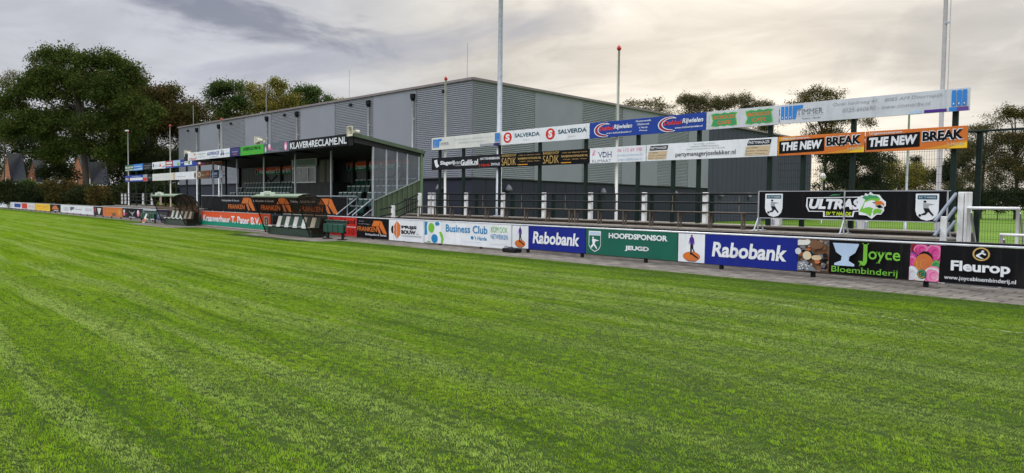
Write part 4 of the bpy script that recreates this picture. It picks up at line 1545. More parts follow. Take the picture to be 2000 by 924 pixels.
for a, e, lab in ((1519.5, 1688.5, 'orange board with black and white capitals, left one of the pair in the lower row'), (1689.5, 1890, 'orange board with black and white capitals, right one of the pair in the lower row')):
    w = e - a
    b = Board(SY, a, e, WZ0, WZ1, 'orange', lab)
    b.poly('amber', [(a, .02), (a + w * .22, .98), (a, .98)]) if a < 1600 else b.poly('rust', [(a, .02), (a + w * .12, .02), (a + w * .02, .98), (a, .98)])
    b.poly('amber', [(a + w * .55, .02), (e, .02), (e, .35)])
    b.poly('yellow', [(a + w * .80, .02), (e, .02), (e, .28)])
    b.text('white', 'Uitgaanscentrum', a + w * .04, a + w * .36, .80, .95, .01)
    b.poly('black', [(a + w * .015, .10), (a + w * .535, .16), (a + w * .535, .84), (a + w * .015, .76)])
    b.text('white', 'THE NEW', a + w * .04, a + w * .51, .24, .68, .05, .1, rise=.05)
    b.text('white', 'BREAK', a + w * .553, a + w * .968, .36, .86, .085, rise=.04).text('black', 'BREAK', a + w * .56, a + w * .962, .39, .83, .045, rise=.04)
    b.text('cream', "'t Harde", a + w * .80, a + w * .965, .14, .30, .01)
    b.done()

# the same kind of frame at the far left
S2 = 19.4
L2 = [col(p, S2, 3.5) for p in (250, 262, 281, 297, 318, 340, 360, 385, 411, 436)]
rt = thing('sign_frame', 'dark frame holding the small boards left of the grandstand', 'sign frame', (L2[4], S2, 0), 'frames holding the high boards')
for x in L2:
    MB().rbox(x - .06, x + .06, S2 + .13, S2 + .25, 0, 4.6, .01).build('post', greensteel, rt)
for z in (4.5, 4.2, 3.55, 3.25):
    MB().box(L2[0] - .8, L2[-1] + .2, S2 + .034, S2 + .128, z - .02, z + .02).build('crossbar', greensteel, rt)
VZ0, VZ1, YZ0, YZ1 = 4.08, 4.66, 3.10, 3.68
G2 = 'small high boards left of the grandstand'


def small_sign(p0, p1, up, ground, label, draw=None):
    b = Board(S2, p0 + .1, p1 - .1, VZ0 if up else YZ0, VZ1 if up else YZ1, ground, label, group=G2)
    if draw:
        draw(b)
    b.done()


small_sign(244, 260.3, 1, 'green', 'dark green sign with two white bands, leftmost of the small upper row', lambda b: b.rect('offwhite', 245, 259.8, .45, .72).rect('offwhite', 245, 259.8, .12, .25).text('green', 'groen', 247, 258, .5, .68))
small_sign(260.3, 279, 1, 'sky', 'light blue sign in the small upper row', lambda b: b.text('white', 'Installatie', 262, 277, .55, .75).poly('paleblue', [(261, .1), (278, .1), (278, .4), (261, .25)]))
small_sign(279.5, 296.5, 1, 'dark', 'dark sign with faint grey print in the small upper row', lambda b: b.text('grey', 'transport', 281, 295, .5, .7).text('grey', 'verhuur', 281, 293, .2, .35))
small_sign(297, 323, 1, 'white', 'white sign with small red and blue figures in the small upper row', lambda b: b.rect('royal', 299, 301, .3, .75).text('paleblue', 'auto', 302.5, 310, .35, .6).poly('red', [(311, .3), (313, .75), (315, .3)]).poly('royal', [(316, .2), (321, .2), (321, .4)]))
small_sign(323.5, 337, 1, 'maroon', 'dark red and white sign in the small upper row', lambda b: b.rect('offwhite', 325, 336, .55, .85).rect('offwhite', 325, 335, .25, .42).rect('sky', 324, 336.5, .02, .15))
small_sign(337.3, 384.5, 1, 'royal', 'blue sign with two pale panels in the small upper row', lambda b: b.rect('paleblue', 338, 352, .2, .95).rect('white', 360, 375, .2, .95).rect('lime', 346, 350, .25, .6).rect('leafgreen', 368, 371, .3, .7).text('white', 'notaris', 353, 359, .5, .65).text('slate', 'makelaar', 361, 367.5, .5, .65))
small_sign(385, 411, 1, 'darkred', 'dark red sign with a white sail in the small upper row', lambda b: b.poly('white', [(387, .2), (390, .85), (392, .2)]).text('white', 'Italiano', 393, 409, .45, .8).text('pink', 'restaurant', 395, 408, .18, .32))
small_sign(411.5, 434, 1, 'maroon', 'red and white striped sign nearest the grandstand roof', lambda b: b.rect('offwhite', 413, 423, .55, .7).rect('offwhite', 415, 433, .25, .4))
small_sign(244, 279, 0, 'royal', 'dark blue sign with a white strip, leftmost of the small lower row', lambda b: b.rect('white', 254, 278.5, .2, .6).text('paleblue', 'Timmerfabriek', 258, 275, .72, .88).ell('amber', 250, .4, 2, .18, 10).ell('lightgrey', 247, .45, 1.6, .18, 10))
small_sign(279.3, 287.5, 0, 'grey', 'small grey and red sign in the small lower row', lambda b: b.rect('red', 279.8, 287, .05, .5))
small_sign(288, 297, 0, 'dark', 'small dark sign in the small lower row', lambda b: b.rect('slate', 289, 296, .4, .6))
small_sign(297.5, 342, 0, 'offwhite', 'long off-white sign, left one of the two pale ones in the small lower row', lambda b: b.text('lightgrey', 'hovenier', 301, 330, .4, .6).rect('tan', 338, 341.5, .05, .95))
small_sign(342.3, 384.5, 0, 'white', 'long off-white sign, right one of the two pale ones in the small lower row', lambda b: b.text('grey', 'rijschool', 346, 362, .3, .5).ell('brown', 381, .5, 2, .4, 12))
small_sign(385, 410, 0, 'brown', 'dark brown sign with a round cream badge in the small lower row', lambda b: b.ell('cream', 389, .55, 3, .32, 14).ell('brown', 389, .55, 2, .2, 12).text('cream', 'bakker', 394, 402, .4, .55).rect('orange', 403, 409, .4, .9))
small_sign(411.5, 427, 0, 'navy', 'navy sign with a grey window in the small lower row', lambda b: b.rect('paleblue', 414, 424, .4, .7).rect('offwhite', 414, 424, .2, .25))
small_sign(427.3, 434.5, 0, 'lightgrey', 'narrow pale sign at the right end of the small lower row', lambda b: b.rect('paleblue', 429, 433, .3, .7))


# ------------------------------------------------------------------ grandstand
def grandstand():
    xl, xr, yf, yb = -55.2, -31.63, 19.2, 22.05
    root = thing('grandstand', 'small green covered grandstand with dark seats and a glazed end wall', 'grandstand', ((xl + xr) / 2, 20.6, 0))
    rows, pitch, rise = 5, .53, .365
    f0 = .62
    b = MB()
    for k in range(rows):
        b.box(xl + .1, xr - .1, yf + .12 + k * pitch, yb - .05, (0 if k == 0 else f0 + (k - 1) * rise), f0 + k * rise)
    b.build('tier', M('dark_concrete', (.06, .06, .058), .9, .25, 2), root)
    # front wall under the rail
    MB().box(xl, -34.15, yf + .03, yf + .11, 0, 1.72).build('front_wall', M('front_wall_dark', (.02, .021, .023), .6), root)
    fr = MB()
    fr.tube([(xl, yf, 1.86), (xr - 1.5, yf, 1.86)], .035, 8)
    for x in [xl + .1 + 2.06 * i for i in range(11)] + [-34.1, -33.15]:
        fr.tube([(x, yf + .0, .3), (x, yf + .0, 1.86)], .03, 6)
    fr.build('front_rail', galv, root, True)
    # roof: rises towards the pitch and overhangs
    def zroof(y):
        return 4.86 - (y - 18.05) * .155
    y0, y1 = 18.12, 22.2
    rf = MB()
    a, c = xl - .3, xr + .12
    rf.mesh([(a, y0, zroof(y0)), (c, y0, zroof(y0)), (c, y1, zroof(y1)), (a, y1, zroof(y1)), (a, y0, zroof(y0) - .10), (c, y0, zroof(y0) - .10), (c, y1, zroof(y1) - .10), (a, y1, zroof(y1) - .10)],
            [(0, 1, 2, 3), (7, 6, 5, 4), (0, 4, 5, 1), (1, 5, 6, 2), (2, 6, 7, 3), (3, 7, 4, 0)], greenroof)
    roof = rf.build('roof', None, root)
    MB().mesh([(a, y0 + .02, zroof(y0) - .13), (c - .04, y0 + .02, zroof(y0) - .13), (c - .04, y1, zroof(y1) - .13), (a, y1, zroof(y1) - .13), (a, y0 + .02, zroof(y0) - .42), (c - .04, y0 + .02, zroof(y0) - .42), (c - .04, y1, zroof(y1) - .3), (a, y1, zroof(y1) - .3)],
             [(0, 1, 2, 3), (7, 6, 5, 4), (0, 4, 5, 1), (1, 5, 6, 2), (2, 6, 7, 3), (3, 7, 4, 0)]).build('ceiling', underside, roof)
    v = MB()
    v.bar((c + .02, y0 - .02, zroof(y0) - .06), (c + .02, y1, zroof(y1) - .06), .10, .17)
    v.build('verge', greenroof, roof)
    MB().box(a, c - .1, 18.10, 18.118, 4.30, 4.80).build('fascia', blacksteel, roof)
    # back wall: light vertical sheets between dark posts
    bw = MB()
    x = xl
    while x < xr - .1:
        bw.box(x, min(x + .22, xr), yb, yb + .05, 1.5, zroof(yb) - .3)
        bw.box(x + .22, min(x + .30, xr), yb + .02, yb + .06, 1.5, zroof(yb) - .3)
        x += .30
    bw.build('back_wall', M('pale_sheet', (.14, .147, .158), .55, .1, 1.0), root)
    pw = [-31.65, -35.85, -40.1, -44.4, -48.65, -52.9]
    for i, x in enumerate(pw):
        MB().rbox(x - .04, x + .04, yf - .02, yf + .06, (.55 if i == 0 else 1.7), zroof(yf) - .4, .006).build('front_post', galv, root)
    for x in (-33.2, -36.7, -38.2, -44.9, -47.9, -50.5, xl + .1):
        MB().rbox(x - .09, x + .09, yb - .16, yb - .02, 1.6, zroof(yb) - .3, .008).build('rear_post', blacksteel, root)
    for x in (-34.4, -49.6):
        MB().bar((x - .9, yb - .05, 2.5), (x + .9, yb - .05, 3.3), .05).bar((x - .9, yb - .09, 3.3), (x + .9, yb - .09, 2.5), .05).build('cross_brace', blacksteel, root)
    for x in (-38, -42.2, -46.5, -50.8):
        MB().box(x - .06, x + .06, y0 + .1, y1 - .1, zroof(y0) - .62, zroof(y0) - .52).build('rafter', blacksteel, root)
    # press box in the middle
    px0, px1, py = -43.75, -38.6, 20.75
    b = MB()
    b.box(px0, px1, py, yb - .1, 1.2, 2.7, M('press_dark', (.015, .017, .017), .6))
    b.box(px0, px0 + .18, py, yb - .1, 2.7, 3.95, M('press_dark', (.015, .017, .017), .6))
    b.box(-40.55, -40.2, py, yb - .1, 2.7, 3.95, M('press_dark', (.015, .017, .017), .6))
    b.box(-40.2, -39.55, py + .02, py + .1, 2.7, 3.95, M('press_curtain', (.11, .11, .075), .8))
    b.box(-39.55, -39.3, py, py + .2, 2.7, 3.95, M('press_dark', (.015, .017, .017), .6))
    b.box(-39.3, px1, py + .02, py + .1, 2.55, 3.95, M('press_curtain', (.11, .11, .075), .8))
    b.box(px0, px1, py - .05, yb - .1, 3.95, 4.02, M('press_dark', (.015, .017, .017), .6))
    box = b.build('press_box', None, root)
    win = MB()
    for x in (px0 + .18, -42.55, -41.55, -40.58):
        win.box(x, x + .05, py - .05, py - .0, 2.72, 3.6)
    win.box(px0 + .15, -40.5, py - .07, py + .0, 2.68, 2.74)
    win.box(px0 + .15, -40.5, py - .06, py + .0, 3.6, 3.65)
    w = win.build('window', alu, box)
    MB().box(px0 + .2, -40.55, py - .03, py - .022, 2.74, 3.6).build('pane', M('press_glass', (.03, .034, .032), .12, .1, 2, spec=.5), w)
    # glazed end wall over a green clad parapet
    yg = [yf, 19.95, 20.58, 21.19, 21.9]
    sill = lambda y: 1.68 + (y - 19.35) * .40
    for y in yg:
        MB().bar((xr + .02, y, sill(y) if y > yf else .55), (xr + .02, y, zroof(y) - .1), .07).build('mullion', galv, root)
    for p, q in zip(yg[:-1], yg[1:]):
        t = .008
        MB().mesh([(xr + s, y, z) for s in (0, t) for y, z in ((p + .03, sill(p + .03)), (q - .03, sill(q - .03)), (q - .03, zroof(q) - .3), (p + .03, zroof(p) - .3))],
                 [(0, 1, 2, 3), (7, 6, 5, 4), (0, 4, 5, 1), (1, 5, 6, 2), (2, 6, 7, 3), (3, 7, 4, 0)]).build('glass_pane', glass, root)
    b = MB()
    y, i = 19.28, 0
    while y < 22.0:
        q = min(y + .15, 22.0)
        d = .035 if i % 2 else 0
        b.mesh([(xr + d, y, 0), (xr + d, q, 0), (xr + d, q, sill(q)), (xr + d, y, sill(y)), (xr - .05, y, 0), (xr - .05, q, 0), (xr - .05, q, sill(q)), (xr - .05, y, sill(y))],
               [(0, 1, 2, 3), (4, 7, 6, 5), (3, 2, 6, 7), (0, 3, 7, 4), (1, 5, 6, 2)])
        y, i = q, i + 1
    b.build('side_cladding', greenclad, root)
    MB().bar((xr + .02, 19.26, sill(19.26) + .02), (xr + .02, 22.0, sill(22.0) + .02), .1, .05).build('side_cap', M('pale_green_steel', (.22, .26, .2), .5), root)
    MB().rbox(xr - .04, xr + .10, 21.98, 22.12, 0, zroof(22) - .05, .01).build('corner_post', M('corner_green', (.13, .19, .10), .5), root)
    # entrance at the right end with its steps
    st = MB()
    for k in range(3):
        st.box(-33.0, xr - .12, yf - .45 + .2 * k, yf + .12, 0, .22 + .2 * k)
    st.build('entrance_step', timber, root)
    for x in (-33.1, -31.55):
        h = MB()
        h.tube([(x, yf - .05, 1.75), (x, yf - 1.15, .95), (x, yf - 1.15, 0)], .03, 6)
        h.tube([(x, yf - .05, 1.25), (x, yf - 1.15, .5)], .025, 6)
        h.tube([(x, yf - .05, .1), (x, yf - .05, 1.75)], .03, 6)
        h.build('handrail', galv, root, True)
    # seats
    def seat_mesh():
        s = MB()
        s.rbox(-.21, .21, -.20, .18, .36, .41, .015, seatgreen)
        s.mesh([(-.20, .15, .40), (.20, .15, .40), (.19, .23, .74), (-.19, .23, .74), (-.20, .19, .40), (.20, .19, .40), (.19, .26, .74), (-.19, .26, .74)],
               [(3, 2, 1, 0), (4, 5, 6, 7), (0, 1, 5, 4), (1, 2, 6, 5), (2, 3, 7, 6), (3, 0, 4, 7)], seatgreen)
        s.box(-.19, .19, .215, .285, .715, .765, M('seat_highlight', (.62, .66, .64), .3))  # pale strip paints a highlight along the top edge of the seat back
        s.box(-.03, .03, 0, .06, 0, .37, blacksteel)
        return s
    proto = seat_mesh().build('seat', None, root)
    spots = []
    for k in range(rows):
        z, y = f0 + k * rise, yf + .12 + k * pitch + .25
        n = int((xr - .45 - (xl + .4)) / .52)
        for i in range(n):
            x = xr - .45 - i * .52
            if k >= 2 and px0 - .3 < x < px1 + .3:
                continue
            if k < 1 and x > -33.35:
                continue
            if (i % 17 == 6 and k < 4):
                continue
            spots.append((x, y, z))
    spots.sort(key=lambda s: -s[0])
    off = base_of(root)
    for i, p in enumerate(spots[:100]):
        o = proto if i == 0 else proto.copy()
        if i:
            COLL.objects.link(o)
            o.parent = root
        o.location = Vector(p)
    # verts of the prototype were stored relative to the stand's base
    for v_ in proto.data.vertices:
        v_.co += off
    for i, o in enumerate([c for c in root.children if c.name.startswith('seat')]):
        o.location = Vector(spots[i]) - off
    rest = MB()
    sm = seat_mesh()
    for p in spots[100:]:
        base = len(rest.v)
        rest.v += [(a_ + p[0], b_ + p[1], c_ + p[2]) for a_, b_, c_ in sm.v]
        rest.f += [tuple(q + base for q in f) for f in sm.f]
        rest.mi += sm.mi
    rest.mats = sm.mats
    o = rest.build('seat', None, root)
    o['kind'] = 'stuff'
    return root


grandstand()

# banner on the front of the stand
b = Board(19.13, 383, 675, .86, 1.80, 'black', 'long black banner with repeated orange lettering and roof logos on the grandstand front', name='banner', cat='banner', X0=-55.0, X1=col(676, 19.13, 1.3))


span = 5.3
xs = [col(446, 19.13, 1.3) + span * i for i in (-2, -1, 0, 1, 2)]


def on_banner(x):
    """survey column of world X in the banner plane"""
    d = Vector((x, 19.13, 1.33)) - ORIGIN
    return 1000 + FPX * d.dot(RX) / d.dot(AX)


for x in xs:
    q = lambda t: on_banner(min(x + t, b.x1 - .02))
    if x + 4.2 > b.x1 + .6 or x < b.x0:
        continue
    b.text('orange', 'FRANKEN', q(0), q(2.75), .14, .46, .02)
    roof_logo(b, q(2.25), q(4.45) - q(2.25), .07, .93)
    b.text('lightgrey', 'Dakkapellen & Gevels', q(-1.15), q(1.85), .63, .80, .006)
b.done()

# fascia boards
FY, FZ0, FZ1 = 18.06, 4.31, 4.86


def fascia(p0, p1, ground, label, draw):
    b = Board(FY, p0, p1, FZ0, FZ1, ground, label, group='boards along the grandstand roof edge')
    draw(b)
    b.done()


fascia(367, 448.5, 'white', 'white board with navy capitals at the left end of the grandstand roof', lambda b: b.text('red', 'HansV', 370, 384, .05, .38, .02).ell('amber', 380, .72, 2, .14, 10).text('grey', 'Hekwerken', 387, 401, .62, .78).text('grey', '& poorten', 387, 400, .25, .40).text('royal', 'ADFENCE', 404.5, 428, .42, .80, .02).text('sky', 'www.adfence.nl', 409, 424, .14, .24).ell('navy', 432.5, .5, 1.6, .24, 12, 180, 360, .4).ell('navy', 436.5, .5, 1.6, .24, 12, 180, 360, .4).rect('navy', 432.6, 433.6, .3, .85).rect('navy', 435.4, 436.4, .3, .85).rect('paleblue', 440, 448, .40, .52))
fascia(449, 469, 'navy', 'navy board next to the white one on the grandstand roof edge', lambda b: b.rect('purple', 450, 468, .70, .78).text('paleblue', 'uitvaart', 453, 465, .45, .6).rect('rust', 455, 463, .2, .28))
fascia(469.5, 515, 'brightgreen', 'bright green board on the grandstand roof edge', lambda b: b.text('black', 'DEBERGGYM.NL', 475, 509.5, .50, .86, .03).text('lime', 'fitness - groepslessen', 475, 510, .16, .34, .0))
fascia(515.5, 564.5, 'slate', 'dark grey board with pink vases on the grandstand roof edge', lambda b: [b.ell('pink', 526.5, .62, 2.6, .36, 14), b.ell('white', 526, .74, 1.7, .22, 12), b.ell('pink', 558, .52, 3, .44, 14), b.ell('white', 558, .46, 1.8, .26, 12), b.ell('offwhite', 519, .38, 1.6, .3, 12), b.rect('rose', 529, 533.5, .30, .40), b.text('grey', 'kapsalon', 531, 546, .12, .3), b.text('grey', 'mode', 540, 551, .42, .54), b.ell('grey', 550, .62, 3, .22, 14, 0, 180, .85)])
fascia(565, 678, 'dark', 'black board with big white capitals at the right end of the grandstand roof', lambda b: b.text('white', 'KLAVER4RECLAME.NL', 566.5, 677, .16, .80, .025))

# boards inside the stand
for i, (p0, p1, lab) in enumerate(((498, 574, 'red and green board on the left half of the grandstand back wall'), (676, 800, 'red and green board on the right half of the grandstand back wall'))):
    b = Board(21.97, p0, p1, 3.34, 3.86, 'redorange', lab, group='boards on the grandstand back wall')
    w = p1 - p0
    b.rect('jade', p0 + .4, p1 - .4, .02, .5)
    b.rect('white', p0 + w * .02, p0 + w * .07, .15, .85).rect('black', p0 + w * .028, p0 + w * .062, .2, .8)
    b.text('white', 'Kraanverhuur T. Pater B.V.', p0 + w * .12, p0 + w * .92, .22, .78, .03, serif=True)
    b.done()
b = Board(20.6, 569, 619, 3.66, 4.14, 'inkgrey', 'pale green board over the press box window')
b.rect('offwhite', 570.5, 617.5, .08, .92).rect('inkgrey', 571.5, 616.5, .12, .88)
b.text('leafgreen', "SV 't Harde", 577, 612, .28, .72, .01)
b.done()


# horn loudspeakers on the roof edge
def horn(px, Y, z, turn, label):
    x = col(px, Y, z)
    root = thing('loudspeaker', label, 'loudspeaker', (x, Y, z), 'horn loudspeakers on the grandstand roof')
    root.rotation_euler = (0, 0, turn)
    off = Vector((x, Y, z))
    def loc(o):
        return o
    b = MB()
    # flared square horn opening towards -Y
    prof = [(.05, .27), (.065, .16), (.13, .05), (.21, 0)]
    V, F = [], []
    for r, y in prof:
        V += [(x - r * 1.15, Y + y, z - r), (x + r * 1.15, Y + y, z - r), (x + r * 1.15, Y + y, z + r), (x - r * 1.15, Y + y, z + r)]
    for i in range(3):
        for k in range(4):
            F.append((i * 4 + k, i * 4 + (k + 1) % 4, i * 4 + 4 + (k + 1) % 4, i * 4 + 4 + k))
    b.mesh(V, F)
    b.build('horn', beige, root)
    r = MB()
    for (a, c, d, e) in ((-.25, .25, .20, .235), (-.25, .25, -.235, -.20), (-.25, -.215, -.20, .20), (.215, .25, -.20, .20)):
        r.box(x + a, x + c, Y - .02, Y + .03, z + d, z + e)
    r.build('rim', beige, root)
    c_ = MB()
    c_.tube([(x, Y + .02, z), (x, Y + .26, z)], .085, 12, r2=.05)
    c_.build('throat', M('throat_cream', (.45, .42, .28), .5), root, True)
    MB().tube([(x, Y + .27, z), (x, Y + .5, z)], .10, 10).build('driver', beige, root, True)
    MB().bar((x + .05, Y + .35, z - .42), (x + .05, Y + .35, z), .05).bar((x - .15, Y + .35, z - .4), (x + .2, Y + .35, z - .4), .06, .03).build('bracket', galv, root)
    return root


horn(683, 18.0, 4.96, .0, 'beige horn loudspeaker at the right end of the grandstand roof')
horn(503, 18.2, 5.12, -1.2, 'beige horn loudspeaker standing above the green roof board')
horn(366, 18.3, 4.86, -1.3, 'beige horn loudspeaker at the left end of the grandstand roof')


# ------------------------------------------------------------------ dugouts
def dugout(x0, x1, word, label):
    ye, yf, yb = 14.3, 14.92, 15.72
    root = thing('dugout', label, 'dugout', ((x0 + x1) / 2, 15.2, 0), 'dugouts beside the pitch')
    # side outline: eave, over the top, down the curved back
    prof = [(ye, 1.77), (14.55, 1.86), (14.85, 1.89), (15.15, 1.85), (15.45, 1.70), (15.65, 1.42), (15.72, 1.05), (15.72, .45)]
    n = 4
    fr = MB()
    for i in range(n + 1):
        x = x0 + (x1 - x0) * i / n
        fr.tube([(x, y, z) for y, z in prof] + [(x, 15.72, .0)], .026, 6)
    fr.build('frame_hoop', greensteel, root, True)
    for x in (x0, x1):
        f = MB()
        f.tube([(x, ye + .02, 1.75), (x, yf, .10), (x, 15.72, .10)], .03, 6)
        f.build('end_leg', greensteel, root, True)
    b = MB()
    for y, z in (prof[0], prof[3], prof[5], prof[6]):
        b.tube([(x0, y, z), (x1, y, z)], .022, 6)
    b.build('rail', greensteel, root, True)
    rf = MB()
    V = []
    for y, z in prof[:3]:
        V += [(x0 - .12, y, z + .03), (x1 + .12, y, z + .03)]
    F = [(2 * i, 2 * i + 1, 2 * i + 3, 2 * i + 2) for i in range(2)]
    rf.mesh(V, F)
    rf.box(x0 - .15, x1 + .15, ye - .03, ye + .01, 1.755, 1.815)
    rf.build('roof', M('pale_green_sheet', (.15, .21, .12), .5, .15, 3), root)
    sk = MB()
    V = []
    for y, z in prof[2:]:
        V += [(x0, y + .02, z + .02), (x1, y + .02, z + .02)]
    sk.mesh(V, [(2 * i, 2 * i + 1, 2 * i + 3, 2 * i + 2) for i in range(len(V) // 2 - 1)])
    sk.build('back_sheet', smoked, root)
    for x in (x0, x1):
        e = MB()
        pts = [(x, y, z - .02) for y, z in prof] + [(x, 15.7, .12), (x, yf, .12)]
        e.face(pts)
        e.build('end_sheet', smoked, root)
    pl = MB()
    pl.box(x0 + .02, x1 - .02, 15.02, 15.6, .02, .34, seatdark)
    pl.build('plinth', None, root)
    MB().box(x0 + .03, x1 - .03, 15.66, 15.70, .1, .80).build('back_panel', greensteel, root)
    n = 10
    w = (x1 - x0 - .2) / n
    for i in range(n):
        cx = x0 + .1 + w * (i + .5)
        m = seatwhite if i % 2 == 0 else seatgreen
        s = MB()
        s.rbox(cx - w * .47, cx + w * .47, 14.98, 15.46, .38, .435, .014)
        V = [(cx + dx * w * .47 * (1 - .10 * t), 15.40 + .12 * t + th, .40 + .46 * t) for th in (0, .03) for t in (0, .5, 1) for dx in (-1, 1)]
        s.mesh(V, [(0, 1, 3, 2), (2, 3, 5, 4), (7, 6, 8, 9), (9, 8, 10, 11), (4, 5, 11, 10), (0, 2, 8, 6), (2, 4, 10, 8), (1, 7, 9, 3), (3, 9, 11, 5)])
        o = s.build('seat', m, root)
        o['label'] = 'white shell seat' if i % 2 == 0 else 'green shell seat'
    sg = MB()
    xs_ = x0 + (x1 - x0) * .36
    sg.rbox(xs_ - .75, xs_ + .75, ye - .02, ye + .04, 1.80, 1.98, .01)
    sg.rbox(xs_ - .3, xs_ + .3, ye - .02, ye + .04, 1.95, 2.03, .01)
    s = sg.build('name_board', M('pale_green_board', (.55, .62, .48), .5), root)
    V, F = text_shape(word, .01)
    MB().mesh([(xs_ - .32 + .64 * u, ye - .026, 1.83 + .11 * w_) for u, w_ in V], F).build('lettering', paint('inkgrey'), s)
    return root


dugout(-34.3, -29.75, 'Gasten', 'right smoked dugout with white and green shell seats')
dugout(-50.0, -45.7, 'Thuis', 'left smoked dugout with white and green shell seats')


def folding_seats(xs, Y, label):
    root = thing('chair_row', label, 'chair row', (xs[len(xs) // 2], Y, 0), 'rows of green folding seats beside the dugouts')
    bmx = MB()
    bmx.box(xs[0] - .2, xs[-1] + .2, Y + .10, Y + .16, .30, .36)
    for x in (xs[0], xs[-1] - .05):
        bmx.box(x - .04, x + .04, Y + .08, Y + .16, 0, .34)
        bmx.box(x - .05, x + .05, Y - .12, Y + .3, 0, .04)
    bmx.build('beam', blacksteel, root)
    for x in xs:
        s = MB()
        s.rbox(x - .19, x + .19, Y - .02, Y + .05, .30, .66, .02)
        s.mesh([(x - .2, Y + .08, .34), (x + .2, Y + .08, .34), (x + .19, Y + .16, .80), (x - .19, Y + .16, .80), (x - .2, Y + .12, .34), (x + .2, Y + .12, .34), (x + .19, Y + .2, .80), (x - .19, Y + .2, .80)],
               [(3, 2, 1, 0), (4, 5, 6, 7), (0, 1, 5, 4), (1, 2, 6, 5), (2, 3, 7, 6), (3, 0, 4, 7)])
        s.rbox(x - .195, x + .195, Y + .05, Y + .21, .77, .82, .015)
        s.build('seat', seatgreen, root)
    return root


x0 = col(636, 15.15, .5)
folding_seats([x0 + .43 * i for i in range(4)], 15.15, 'row of four green folding seats right of the right dugout')
x0 = col(277, 14.7, .4)
folding_seats([x0 + .5 * i for i in range(6)], 14.7, 'row of green folding seats left of the left dugout')

# small red and white folding sign by the left dugout
x = col(287, 14.6, .3)
r = thing('folding_sign', 'small red and white folding sign between the green seats and the left dugout', 'folding sign', (x, 14.6, 0))
for s, nm in ((-1, 'front_panel'), (1, 'rear_panel')):
    b = MB()
    b.mesh([(x - .28, 14.6 + s * .22, .02), (x + .28, 14.6 + s * .22, .02), (x + .14, 14.6 + s * .02, .62), (x - .14, 14.6 + s * .02, .62)], [(0, 1, 2, 3)], paint('offwhite'))
    b.mesh([(x - .20, 14.6 + s * .235, .08), (x + .20, 14.6 + s * .235, .08), (x + .155, 14.6 + s * .16, .30), (x - .155, 14.6 + s * .16, .30)], [(0, 1, 2, 3)], paint('redorange'))
    b.build(nm, None, r)


# ------------------------------------------------------------------ masts and flagpoles
def flagpole(px, ptop, Y, label, lamp=False, r=.055, zb=0.0):
    x = col(px, Y, 3.0)
    z = (ORIGIN + ray(px, ptop) * (Y / ray(px, ptop).y)).z
    root = thing('flagpole', label, 'flagpole', (x, Y, zb), 'white flagpoles behind the railing')
    MB().tube([(x, Y, zb), (x, Y, z * .5), (x, Y, z)], r, 10, r2=r * .7).build('pole', polepaint, root, True)
    MB().lathe((x, Y, z), [(.04, 0), (.07, .04), (.085, .10), (.045, .17), (.01, .21)], 10).build('finial', red_ball, root, True)
    MB().tube([(x - .075, Y - .02, zb + 1.2), (x - .07, Y - .02, z - .1)], .006, 4).build('halyard', paint('offwhite'), root)
    if lamp:
        MB().rbox(x - .45, x - .05, Y - .15, Y + .1, z + .12, z + .26, .03).build('floodlight', alu, root)
    return root


flagpole(869.5, 158, 20.52, 'white flagpole with a red knob rising beside the first faded high board', zb=1.06)
flagpole(1205, 100, 20.52, 'white flagpole with a red knob in front of the right slope of the hall', zb=1.06)
flagpole(333, 248, 19.72, 'white flagpole with a red knob between the small high boards and the dark trees', zb=.9)
flagpole(251, 259, 19.8, 'white flagpole with a small floodlight on top, leftmost of all', lamp=True, zb=.9)
flagpole(433, 236, 19.85, 'white flagpole with a red knob behind the left end of the grandstand roof', zb=0)


def mast(px, Y, label, r, z=16, pm=None, cat='mast', group='floodlight masts', cable=True, m=None, zb=0.0, arms=True):
    x = col(px, Y, 4.0)
    root = thing('floodlight_mast', label, cat, (x, Y, zb), group)
    MB().tube([(x, Y, zb), (x, Y, z * .5), (x, Y, z)], r, 12, r2=r * .6).build('pole', m or galv, root, True)
    MB().lathe((x, Y, zb), [(r * 1.9, 0), (r * 1.9, .03), (r * 1.15, .05)], 12).build('base_plate', galv, root)
    if cable:
        MB().tube([(x + r + .08, Y - .05, 4.4), (x + r + .06, Y - .05, z - .5)], .012, 5).box(x, x + r + .08, Y - .06, Y - .03, 6.9, 6.95).build('cable', galv, root)
    if not arms:
        return root
    a = MB()
    a.box(x - 1.2, x + 1.2, Y - .08, Y + .08, z - .12, z)
    a.build('crossarm', galv, root)
    for dx in (-1.0, 1.0):
        MB().rbox(x + dx - .25, x + dx + .25, Y - .35, Y - .05, z - .15, z + .3, .04).build('lamp_head', alu, root)
    return root


mast(975, 20.56, 'tall grey steel mast in front of the hall corner, running out of the picture', .125, zb=1.06)
mast(1838, 23.5, 'tall pale mast behind the right end of the long grey high board', .072, m=M('dull_mast', (.33, .315, .30), .5))
mast(1772, 48, 'thin grey mast on the second field behind the orange boards', .085, 8.3, cable=False, arms=False)
xx = at(1606, 378, 70)
r = thing('street_lamp', 'thin lamp post with a round lamp at the right end of the hall', 'street lamp', (xx.x, xx.y, 0))
MB().tube([(xx.x, xx.y, 0), (xx.x, xx.y, 5.4)], .05, 8, r2=.035).build('pole', galv, r, True)
MB().lathe((xx.x, xx.y, 4.0), [(.05, 0), (.28, .25), (.3, .45), (.12, .75)], 12).build('lamp_shade', M('lamp_glass', (.55, .52, .48), .3), r, True)


